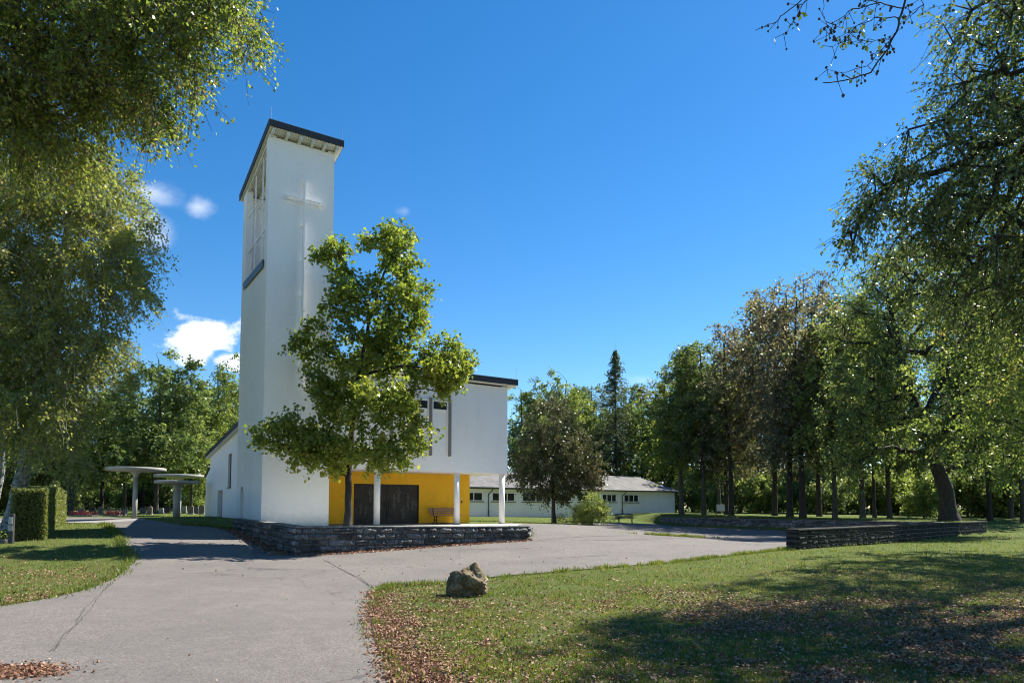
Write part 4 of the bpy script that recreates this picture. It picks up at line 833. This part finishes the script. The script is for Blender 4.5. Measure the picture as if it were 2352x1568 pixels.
PR['under2'] = make_tree('understory_shrub', (0, 0, 0), [(0, 0, 1.6, 2.8, 1.8, 1.6, 1), (-1.2, .4, 2.4, 1.6, 1.3, 1.3, .6)], [(0, 0, -.1), (0, 0, 1.2), (.1, 0, 2.8)], .07, 70, 6500, .20, 'dark', M['bark'], 39, twig=.8, ntw=5)
# larch prototype: cone of drooping boughs
def larch(q, hgt, seed):
    rg = np.random.default_rng(seed); root = empty('larch_tree', q); T = [(0, 0, -.2), (0, 0, hgt)]
    A, B, r0, r1 = [np.array([0, 0, z]) for z in np.linspace(-.2, hgt - .5, 12)], [np.array([0, 0, z]) for z in np.linspace(-.2, hgt - .5, 13)[1:]], [], []
    A = A[:12]; B = [np.array([0, 0, a[2] + (hgt + .2) / 12]) for a in A]; r0 = [.20 * (1 - .93 * a[2] / hgt) for a in A]; r1 = [.20 * (1 - .93 * b_[2] / hgt) for b_ in B]
    pos = []
    for z in np.arange(hgt * .30, hgt * .99, .22):
        f_ = (z / hgt - .3) / .7; L = (6.2 * (1 - f_) ** .9 + .2) * rg.uniform(.65, 1.1)
        for j in range(4):
            a = rg.random() * 6.28; d = np.array([math.cos(a), math.sin(a), .05]); L_ = L * rg.uniform(.5, 1.1); pp = np.array([0, 0, z])
            for u in range(4):
                q2 = np.array([0, 0, z]) + d * L_ * (u + 1) / 4 - np.array([0, 0, .13 * L_ * ((u + 1) / 4) ** 2 * 2 - .1 * L_ * ((u + 1) / 4) ** 4]); A.append(pp); B.append(q2); r0.append(.03 * (1 - u / 5)); r1.append(.03 * (1 - (u + 1) / 5)); 
                m_ = 7; w_ = rg.random(m_)[:, None]; pos.append(pp * (1 - w_) + q2 * w_ + rg.normal(0, .10, (m_, 3)) - np.array([0, 0, .2]) * rg.random((m_, 1))); pp = q2
    v, f = tubes(np.array(A), np.array(B), np.array(r0), np.array(r1), 5); mesh_obj('trunk', v, f, M['bark_dark'], root, smooth=True)
    P = np.concatenate(pos); ax = rg.normal(0, .5, P.shape); ax[:, 2] -= .8; v, f, k = leaves(P, ax, rg.uniform(.14, .30, len(P)), rg, flat=.2); mesh_obj('crown', v, f, LM['larch'], root, tint=np.repeat(rg.random(len(P)), k)); return root
ql = gx_(1416, 92)
lt = larch(ql, 22.0, 41); tag(lt, 'tall narrow larch spire rising above the low building roof', 'larch')

used = {}
def place(kind, px, Y, sx_, sz_, label, group, rz=None):
    p = PR[kind]; first = kind not in used; used[kind] = 1
    o = p if first else copy_tree(p); o.location = gx_(px, Y); k = random.Random(px * 7 + Y)
    o.rotation_euler = (0, 0, k.random() * 6.28 if rz is None else rz); o.scale = (sx_, sx_, sz_)
    tag(o, label, 'shrub' if 'under' in kind else 'tree', group); return o
gl, gr_, gb, gu = 'trees of the wood behind the graves', 'trees in the row behind the far stone wall', 'trees of the far wood behind the low building', 'shrubs closing the view under the trees'
ordn = ['first', 'second', 'third', 'fourth', 'fifth', 'sixth', 'seventh', 'eighth', 'ninth', 'tenth', 'eleventh', 'twelfth', 'thirteenth', 'fourteenth', 'fifteenth', 'sixteenth', 'seventeenth', 'eighteenth', 'nineteenth', 'twentieth', 'twenty-first', 'twenty-second', 'twenty-third', 'twenty-fourth', 'twenty-fifth', 'twenty-sixth', 'twenty-seventh', 'twenty-eighth', 'twenty-ninth', 'thirtieth']
# left wood: height given by top pixel
def hgt(py, Y): return (1168 - py) / F * Y + EYE - 1.2
place('low1', 360, 62, 1.0, hgt(812, 62) / 17, 'dark leafy tree with tall rounded top behind the canopies, left of the tower', gl)
place('beech1', 500, 80, 1.0, hgt(828, 80) / 19, 'tree with thin sunlit top close to the tower left side, behind the hall roof', gl)
place('fresh1', 440, 66, .6, hgt(935, 66) / 17, 'pale sunlit tree right above the lowest mushroom canopy', gl)
place('dark1', 285, 72, .95, hgt(880, 72) / 18, 'dark tree between the birch foliage and the rounded tree behind the canopies', gl)
place('dark2', 235, 64, .9, hgt(905, 64) / 17, 'dark-crowned tree just right of the weeping birch, behind the graves', gl)
for i, (px, Y, kd, tp_) in enumerate(((-60, 60, 'dark2', 800), (-10, 75, 'dark1', 840), (60, 58, 'low1', 900), (110, 72, 'dark1', 860), (165, 60, 'beech1', 900), (200, 84, 'low1', 880), (330, 88, 'dark2', 900), (410, 92, 'low1', 900), (465, 98, 'dark1', 905), (540, 90, 'low1', 880), (600, 95, 'low1', 900), (-130, 50, 'low1', 820))):
    place(kd, px, Y, .95, hgt(tp_, Y) / (17 if kd in ('dark2', 'low1') else 18), 'dark tree in the deep shade of the left wood, %s from the left edge' % ordn[i], gl)
for i, (px, Y, kd, s_) in enumerate(((30, 66, 'under2', 1.2), (95, 78, 'under2', 1.2), (150, 80, 'under2', 1.5), (205, 86, 'under', .9), (250, 100, 'under2', 1.8), (290, 92, 'under', .8), (340, 94, 'under2', 1.4), (385, 100, 'under2', 1.8), (436, 76, 'under', .55), (462, 84, 'under2', 1.4), (500, 100, 'under2', 1.8), (-40, 60, 'under2', 1.4), (120, 105, 'under2', 2.2), (220, 108, 'under2', 2.2), (320, 112, 'under2', 2.2), (420, 112, 'under2', 2.2), (20, 100, 'under2', 2.2))):
    place(kd, px, Y, s_, s_ * .9, 'shrub low in the left wood behind the graves, %s counting from the front left' % ordn[i], gu)
# right side, row behind the far wall
row = [(1565, 66, 'beech1', 800, 1.0, 'tall slim green-crowned tree directly right of the low building'), (1617, 62, 'dark1', 792, .95, 'slim dark-trunked tree, second in the row right of the low building'), (1651, 70, 'beech1', 800, .8, 'thin tree behind the small notice board'), (1668, 64, 'copper1', 770, .8, 'brownish tree just right of the notice board, first of a close pair'),
 (1680, 60, 'copper2', 740, .9, 'brownish tree just right of the notice board, second of a close pair'), (1778, 60, 'copper1', 690, .95, 'copper-leaved tree with straight trunk at the middle of the far wall'), (1812, 54, 'copper2', 640, 1.0, 'tallest copper beech of the row, its thin top against the sky'), (1842, 52, 'copper1', 650, .95, 'copper beech with thick double-looking trunk right beside the tallest one'),
 (1880, 58, 'copper1', 640, .85, 'copper beech between the double-looking trunk and the spreading tree'), (1915, 50, 'fresh1', 690, .8, 'bright green tree with mossy trunk base left of the spreading tree'), (1979, 52, 'beech1', 640, .85, 'slim curved tree trunk under the spreading crown, leftmost of three'), (2007, 54, 'fresh1', 700, .7, 'brown tree trunk under the spreading crown, middle of three'), (2041, 52, 'dark1', 640, .8, 'mossy tree trunk under the spreading crown, rightmost of three'),
 (2271, 58, 'dark2', 700, 1.0, 'tree with thin trunk right of the black forked trunk'), (2318, 62, 'fresh1', 720, 1.0, 'tree at the far right, last but one before the frame edge'), (2349, 56, 'dark1', 650, 1.0, 'tree trunk cut by the right edge of the view')]
for px, Y, kd, tp_, s_, lb in row: place(kd, px, Y, s_, hgt(tp_, Y) / {'copper1': 20, 'copper2': 20, 'beech1': 19, 'dark1': 18}.get(kd, 17), lb, gr_)
far = [(1195, 92, 'dark2', 880), (1225, 100, 'low1', 905), (1300, 104, 'low1', 862), (1330, 98, 'fresh1', 880), (1365, 108, 'dark1', 890), (1450, 106, 'dark1', 890), (1475, 96, 'beech1', 905), (1510, 104, 'copper1', 885), (1545, 94, 'dark2', 850), (1590, 100, 'dark1', 800), (1700, 92, 'copper1', 770), (1740, 88, 'copper2', 740), (1860, 90, 'copper2', 700), (1930, 84, 'low1', 720), (2080, 86, 'dark2', 760), (2180, 90, 'low1', 760), (2260, 86, 'low1', 780), (2340, 90, 'dark1', 780), (1250, 86, 'fresh1', 960), (1400, 98, 'low1', 930)]
for i, (px, Y, kd, tp_) in enumerate(far): place(kd, px, Y, 1.05, hgt(tp_, Y) / {'copper1': 20, 'beech1': 19, 'dark1': 18}.get(kd, 17), 'tree of the distant wood on the right, %s when counted along it' % ordn[i], gb)
for i, (px, Y, kd, s_) in enumerate([(1590, 84, 'under', 1.2), (1640, 90, 'under', 1.5), (1700, 80, 'under', 1.3), (1745, 76, 'under', 1.3), (1790, 86, 'under2', 1.6), (1840, 82, 'under', 1.5), (1890, 74, 'under2', 1.3), (1945, 78, 'under', 1.3), (2000, 74, 'under2', 1.3), (2060, 72, 'under', 1.3), (2110, 74, 'under', 1.4), (2160, 70, 'under2', 1.3), (2220, 68, 'under', 1.2), (2280, 66, 'under2', 1.3), (2330, 70, 'under', 1.4), (2380, 66, 'under2', 1.4), (1560, 95, 'under', 1.8), (1680, 108, 'under2', 2.4), (1800, 110, 'under2', 2.4), (1920, 105, 'under2', 2.4), (2050, 105, 'under2', 2.4), (2180, 100, 'under2', 2.4), (2300, 98, 'under2', 2.4), (2120, 60, 'under', .9)]):
    place(kd, px, Y, s_, s_ * .95, 'shrub in the undergrowth behind the right-hand trunks, %s when counted along it' % ordn[i], gu)

# ---------------------------------------------------------------- hedge
def hedge():
    a, b_ = np.array([-16.75, 25.0]), np.array([-26.3, 41.0]); d = b_ - a; L = np.hypot(*d); d /= L; nr_ = np.array([-d[1], d[0]])   # to the left
    wd_ = 1.05; z0 = float(H(*a)); root = tag(empty('hedge', (*a, z0)), 'clipped beech hedge, boxy and about head high, on the left lawn', 'hedge'); rg = np.random.default_rng(8)
    b = MB(); N = 16
    for i in range(N):
        x0, x1 = L * i / N, L * (i + 1) / N; P = lambda x, o, z: tuple(np.append(a + d * x + nr_ * o, z) - np.array([*a, z0]))
        h0, h1 = float(H(*(a + d * x0))), float(H(*(a + d * x1))); i_ = .12
        b.hexa([P(x0 + (i_ if i == 0 else 0), i_, h0), P(x1, i_, h1), P(x1, wd_ - i_, h1), P(x0 + (i_ if i == 0 else 0), wd_ - i_, h0), P(x0 + (i_ if i == 0 else 0), i_, h0 + 1.7), P(x1, i_, h1 + 1.7), P(x1, wd_ - i_, h1 + 1.7), P(x0 + (i_ if i == 0 else 0), wd_ - i_, h0 + 1.7)])
    b.build('core', simple('hedge_twigs', (.03, .022, .014), .9, .4), root)
    n = 60000; f_ = rg.random(n); x = rg.random(n) * L; zf = rg.random(n) * 1.82; o = np.zeros(n); nm = np.zeros((n, 3)); jit = np.abs(rg.normal(0, .07, n))
    side = np.where(f_ < .6, 0, np.where(f_ < .66, 1, np.where(f_ < .8, 2, 3)))
    o = np.where(side == 0, jit, np.where(side == 2, wd_ - jit, rg.random(n) * wd_)); x = np.where(side == 1, jit * 1.0, x); zf = np.where(side == 3, 1.82 - jit * .7, zf)
    bul = .05 * (fbm(x * 1.5, zf * 1.5, 3.) - .5) * 2; o = o + bul * (side != 3)
    for k, vec in enumerate(((-nr_[0], -nr_[1], .2), (-d[0], -d[1], .2), (nr_[0], nr_[1], .2), (0, 0, 1))): nm[side == k] = vec
    p2 = a + d * x[:, None] + nr_ * o[:, None]; hz = H(a[0] + d[0] * x, a[1] + d[1] * x)
    P = np.column_stack([p2, hz + zf]) - np.array([*a, z0]); ax = nm * .5 + rg.normal(0, .7, (n, 3)) + np.array([0, 0, -.2])
    v, f, k = leaves(P, ax, rg.uniform(.05, .085, n), rg, flat=.1); mesh_obj('leaves', v, f, LM['hedge'], root, tint=np.repeat(np.clip(rg.normal(.5, .25, n), 0, 1), k))
hedge()

# ---------------------------------------------------------------- graves
gm = [simple('grave_granite', (.07, .07, .075), .4, .25, scale=14), simple('grave_sandstone', (.15, .12, .09), .8, .2), simple('grave_marble', (.24, .24, .23), .5, .15)]
gdesc = ['dark granite', 'brown sandstone', 'pale grey']
rg = random.Random(9)
for i, (px, Y, k, w_, h_, shp) in enumerate(((165, 60, 2, .5, .75, 0), (190, 56, 0, .8, .8, 1), (232, 58, 1, .5, 1.0, 2), (252, 57, 1, .35, 1.0, 0), (268, 60, 2, .5, .6, 1), (283, 56, 0, .7, .7, 0), (292, 60, 1, .3, .95, 2), (330, 62, 0, .8, .8, 0), (346, 58, 1, .55, 1.05, 2), (372, 62, 2, .6, .75, 1), (386, 66, 0, .8, .8, 0), (425, 64, 2, .55, 1.0, 0), (440, 60, 1, .6, 1.1, 2), (452, 63, 0, .7, .9, 1), (465, 60, 1, .6, 1.2, 2), (215, 64, 0, .9, .8, 1))):
    w_ *= .72; h_ *= .68; q = gx_(px, Y); r = tag(empty('gravestone', q, rg.uniform(-.3, .3)), '%s gravestone, %s from the left among the graves behind the canopies' % (gdesc[k] + (' upright', ' broad', ' round-topped')[shp if shp != 0 else 0], ordn[sorted([165, 190, 232, 252, 268, 283, 292, 330, 346, 372, 386, 425, 440, 452, 465, 215]).index(px)]), 'gravestone', 'gravestones behind the mushroom canopies')
    ol = [(-w_ / 2, -.1), (w_ / 2, -.1), (w_ / 2, h_ * .8)] + ([(w_ / 2 * math.cos(a), h_ * .8 + h_ * .2 * math.sin(a)) for a in (.4, .8, 1.2, 1.57, 1.94, 2.34, 2.74)] if shp == 2 else [(w_ * .3, h_), (-w_ * .3, h_)] if shp == 1 else [(w_ / 2, h_), (-w_ / 2, h_)]) + [(-w_ / 2, h_ * .8)]
    b = MB(); b.prism([(p, -.08, z) for p, z in ol], (0, .16, 0), 0); b.build('stone', gm[k], r)
    b = MB(); b.box(-w_ * .6, w_ * .6, -.15, .15, -.1, .1); b.bevel(.01); b.build('plinth', gm[(k + 1) % 3], r)
def flowerbed(px, Y, w_, label, kind='flower', seed=1):
    q = gx_(px, Y); r = tag(empty('flower_bed', q), label, 'flower bed'); rg = np.random.default_rng(seed); n = 500
    b = MB(); b.box(-w_, w_, -.5, .5, -.1, .10); b.bevel(.02); b.build('edging', gm[0], r)
    P = np.column_stack([rg.uniform(-w_, w_, n), rg.uniform(-.5, .5, n), .1 + .28 * rg.random(n)]); ax = rg.normal(0, 1, (n, 3)); v, f, k = leaves(P, ax, rg.uniform(.06, .12, n), rg); mesh_obj('flowers', v, f, LM[kind], r, tint=np.repeat(np.clip(rg.normal(.55, .3, n), 0, 1), k))
flowerbed(195, 53, .9, 'grave bed planted with red flowers right of the hedge', seed=1)
flowerbed(262, 54, .5, 'smaller red flower bed left of the tall canopy stem', seed=2)
flowerbed(5, 24.5, .55, 'low dark planting in a bed beside the sign post', 'dark', 3)

# ---------------------------------------------------------------- grass blades and fallen leaves
TPOLY = np.array(tp)
def scatter(n, seed, ymin, ymax, xr, dens_pow=1.6):
    rg = np.random.default_rng(seed); u = rg.random(n); p = 1 - dens_pow
    y = (ymin ** p + u * (ymax ** p - ymin ** p)) ** (1 / p) if dens_pow != 1 else ymin * (ymax / ymin) ** u
    x = rg.uniform(-xr, xr, n) * y; return x, y, rg
def on_lawn(x, y):
    P = np.column_stack([x, y]); return ~inside(P, RIM) & ~inside(P, TPOLY)
def litter_w(x, y):
    n = fbm(x * .55 + 3, y * .55, 2., 5)
    ed = np.full(len(x), 9.); E_ = RIM[np.hypot(RIM[:, 0], RIM[:, 1]) < 26]
    for i in range(0, len(x), 4000): ed[i:i + 4000] = np.sqrt(((x[i:i + 4000, None] - E_[None, :, 0]) ** 2 + (y[i:i + 4000, None] - E_[None, :, 1]) ** 2).min(1))
    nearp = np.exp(-(ed / .55) ** 2) * (y < 14.5); far_ = np.clip((23 - y) / 9, .05, 1); left = np.where(x < -5, np.where(y > 24, .4, 1.5), .8)
    return np.clip((n - .47) * 3.4 + (fbm(x * 2.3, y * 2.3, 9., 4) - .5) * 2.0, .10, .8) * far_ * left * np.where(y > 13.5, .5, 1) + nearp * .9
# grass
x, y, rg = scatter(560000, 21, 5.0, 60, .80, 1.9); k = on_lawn(x, y); x, y = x[k], y[k]
lw_ = litter_w(x, y); tuft = fbm(x * 3, y * 3, 6., 4); keep = rg.random(len(x)) < np.clip((tuft - .22) * 2.6, .12, 1) * (1 - .62 * np.clip(lw_, 0, 1)); x, y, tuft = x[keep], y[keep], tuft[keep]
n = len(x); P = np.column_stack([x, y, H(x, y) - .005]); ax = rg.normal(0, .42, (n, 3)); ax[:, 2] = 1
hgt_ = rg.uniform(.028, .062, n) * (.55 + 1.0 * tuft) * (1 + np.clip((y - 10) / 26, 0, 1.0))
sh = np.array([(-.10, 0), (.10, 0), (.02, 1)]); axn = ax / np.linalg.norm(ax, axis=1, keepdims=True); sdv = np.cross(axn, rg.normal(0, 1, (n, 3))); sdv /= np.linalg.norm(sdv, axis=1, keepdims=True)
v = P[:, None] + hgt_[:, None, None] * (sh[None, :, 0, None] * sdv[:, None] + sh[None, :, 1, None] * axn[:, None]); tt = np.clip(.10 + .42 * tuft + .75 * (fbm(x * .45, y * .45, 12., 4) - .38) + rg.normal(0, .22, n) + .5 * (rg.random(n) < .10), 0, 1)
g_ = mesh_obj('grass', v.reshape(-1, 3), np.arange(n * 3).reshape(n, 3), LM['grass'], tint=np.repeat(tt, 3)); tag(g_, 'short rough lawn grass on both sides of the path', 'grass', kind='stuff')
# ragged fringe of longer blades along the edge of the asphalt
E0_ = RIM[(RIM[:, 1] > 4) & (RIM[:, 1] < 34) & (np.abs(RIM[:, 0]) < 30)]; rg = np.random.default_rng(77); ne = 52000
q = E0_[rg.integers(0, len(E0_), ne)] + rg.normal(0, .12, (ne, 2)); q = q + rg.normal(0, .035, (ne, 2)); isl = np.array(G(1550, 1232)); q = np.concatenate([q, isl + rg.normal(0, 1, (2500, 2)) * np.array([1.1, .16])])
cl = fbm(q[:, 0] * 2.2, q[:, 1] * 2.2, 31., 4); q = q[(~inside(q, TPOLY)) & (cl > .40) & ((~inside(q, RIM)) | (rg.random(len(q)) < .22) | (q[:, 1] > 35))]; cl = fbm(q[:, 0] * 2.2, q[:, 1] * 2.2, 31., 4)
n = len(q); P = np.column_stack([q, H(q[:, 0], q[:, 1])]); ax = rg.normal(0, .38, (n, 3)); ax[:, 2] = 1; axn = ax / np.linalg.norm(ax, axis=1, keepdims=True); sdv = np.cross(axn, rg.normal(0, 1, (n, 3))); sdv /= np.linalg.norm(sdv, axis=1, keepdims=True)
hh_ = rg.uniform(.04, .11, n) * (.4 + 1.3 * cl) * (1 + np.clip((q[:, 1] - 12) / 30, 0, .8)); v = P[:, None] + hh_[:, None, None] * (sh[None, :, 0, None] * sdv[:, None] * .9 + sh[None, :, 1, None] * axn[:, None])
tag(mesh_obj('edge_grass', v.reshape(-1, 3), np.arange(n * 3).reshape(n, 3), LM['grass'], tint=np.repeat(np.clip(rg.normal(.45, .22, n), 0, 1), 3)), 'longer ragged grass fringe growing along the asphalt edge', 'grass', kind='stuff')
# fallen leaves
x, y, rg = scatter(560000, 22, 5.0, 30, .80, 1.7); k = on_lawn(x, y); x, y = x[k], y[k]; lw_ = litter_w(x, y); keep = rg.random(len(x)) < np.clip(lw_, 0, 1); x, y = x[keep], y[keep]
# a few leaves blown on the asphalt, the patch at the lower left, and drifts along the wall foot
ex = []; c0 = np.array(G(15, 1548)); q = rg.normal(0, 1, (3200, 2)) * np.array([.30, .17]) + c0; ex.append(q)
a, b_ = np.array(WC), np.array(WR); u = rg.random(5200); nrm = np.array([(b_ - a)[1], -(b_ - a)[0]]) / np.hypot(*(b_ - a)); ex.append(a + (b_ - a) * u[:, None] + nrm * (.08 + np.abs(rg.normal(0, .22, 5200)) * (1.0 - .5 * u))[:, None])
a, b_ = np.array(WL), np.array(WC); u = rg.random(3200); nrm = np.array([(b_ - a)[1], -(b_ - a)[0]]) / np.hypot(*(b_ - a)); ex.append(a + (b_ - a) * u[:, None] + nrm * (.08 + np.abs(rg.normal(0, .3, 3200)))[:, None])
m_ = 260; yy = rg.uniform(6, 30, m_); ex.append(np.column_stack([rg.uniform(-.5, .3, m_) * yy, yy]))
mm = 3000; sdx = RIM[(RIM[:, 1] > 6) & (RIM[:, 1] < 15) & (RIM[:, 0] > -4) & (RIM[:, 0] < 3)]; ex.append(sdx[rg.integers(0, len(sdx), mm)] + rg.normal(0, .10, (mm, 2)))
ex = np.concatenate(ex); hidden = inside(ex, TPOLY); ex = ex[~hidden]; x = np.concatenate([x, ex[:, 0]]); y = np.concatenate([y, ex[:, 1]])
n = len(x); P = np.column_stack([x, y, H(x, y) + .026 + .02 * rg.random(n)]); ax = rg.normal(0, 1, (n, 3)); ax[:, 2] *= .35
v, f, kk = leaves(P, ax, rg.uniform(.018, .058, n) * (1 + np.clip((y - 12) / 20, 0, .8)), rg, flat=.55); tt = np.clip(rg.normal(.48, .27, n), 0, 1)
l_ = mesh_obj('fallen_leaves', v, f, LM['litter'], tint=np.repeat(tt, kk)); tag(l_, 'brown fallen leaves scattered over the lawn edges and the foot of the wall', 'leaves', kind='stuff')
# leaves on the terrace wall top behind the coping
x_, y_, rg = scatter(10, 3, 5, 6, .1, 1.5)
print('objects', len(bpy.data.objects), 'tris', sum(len(m.polygons) for m in bpy.data.meshes))
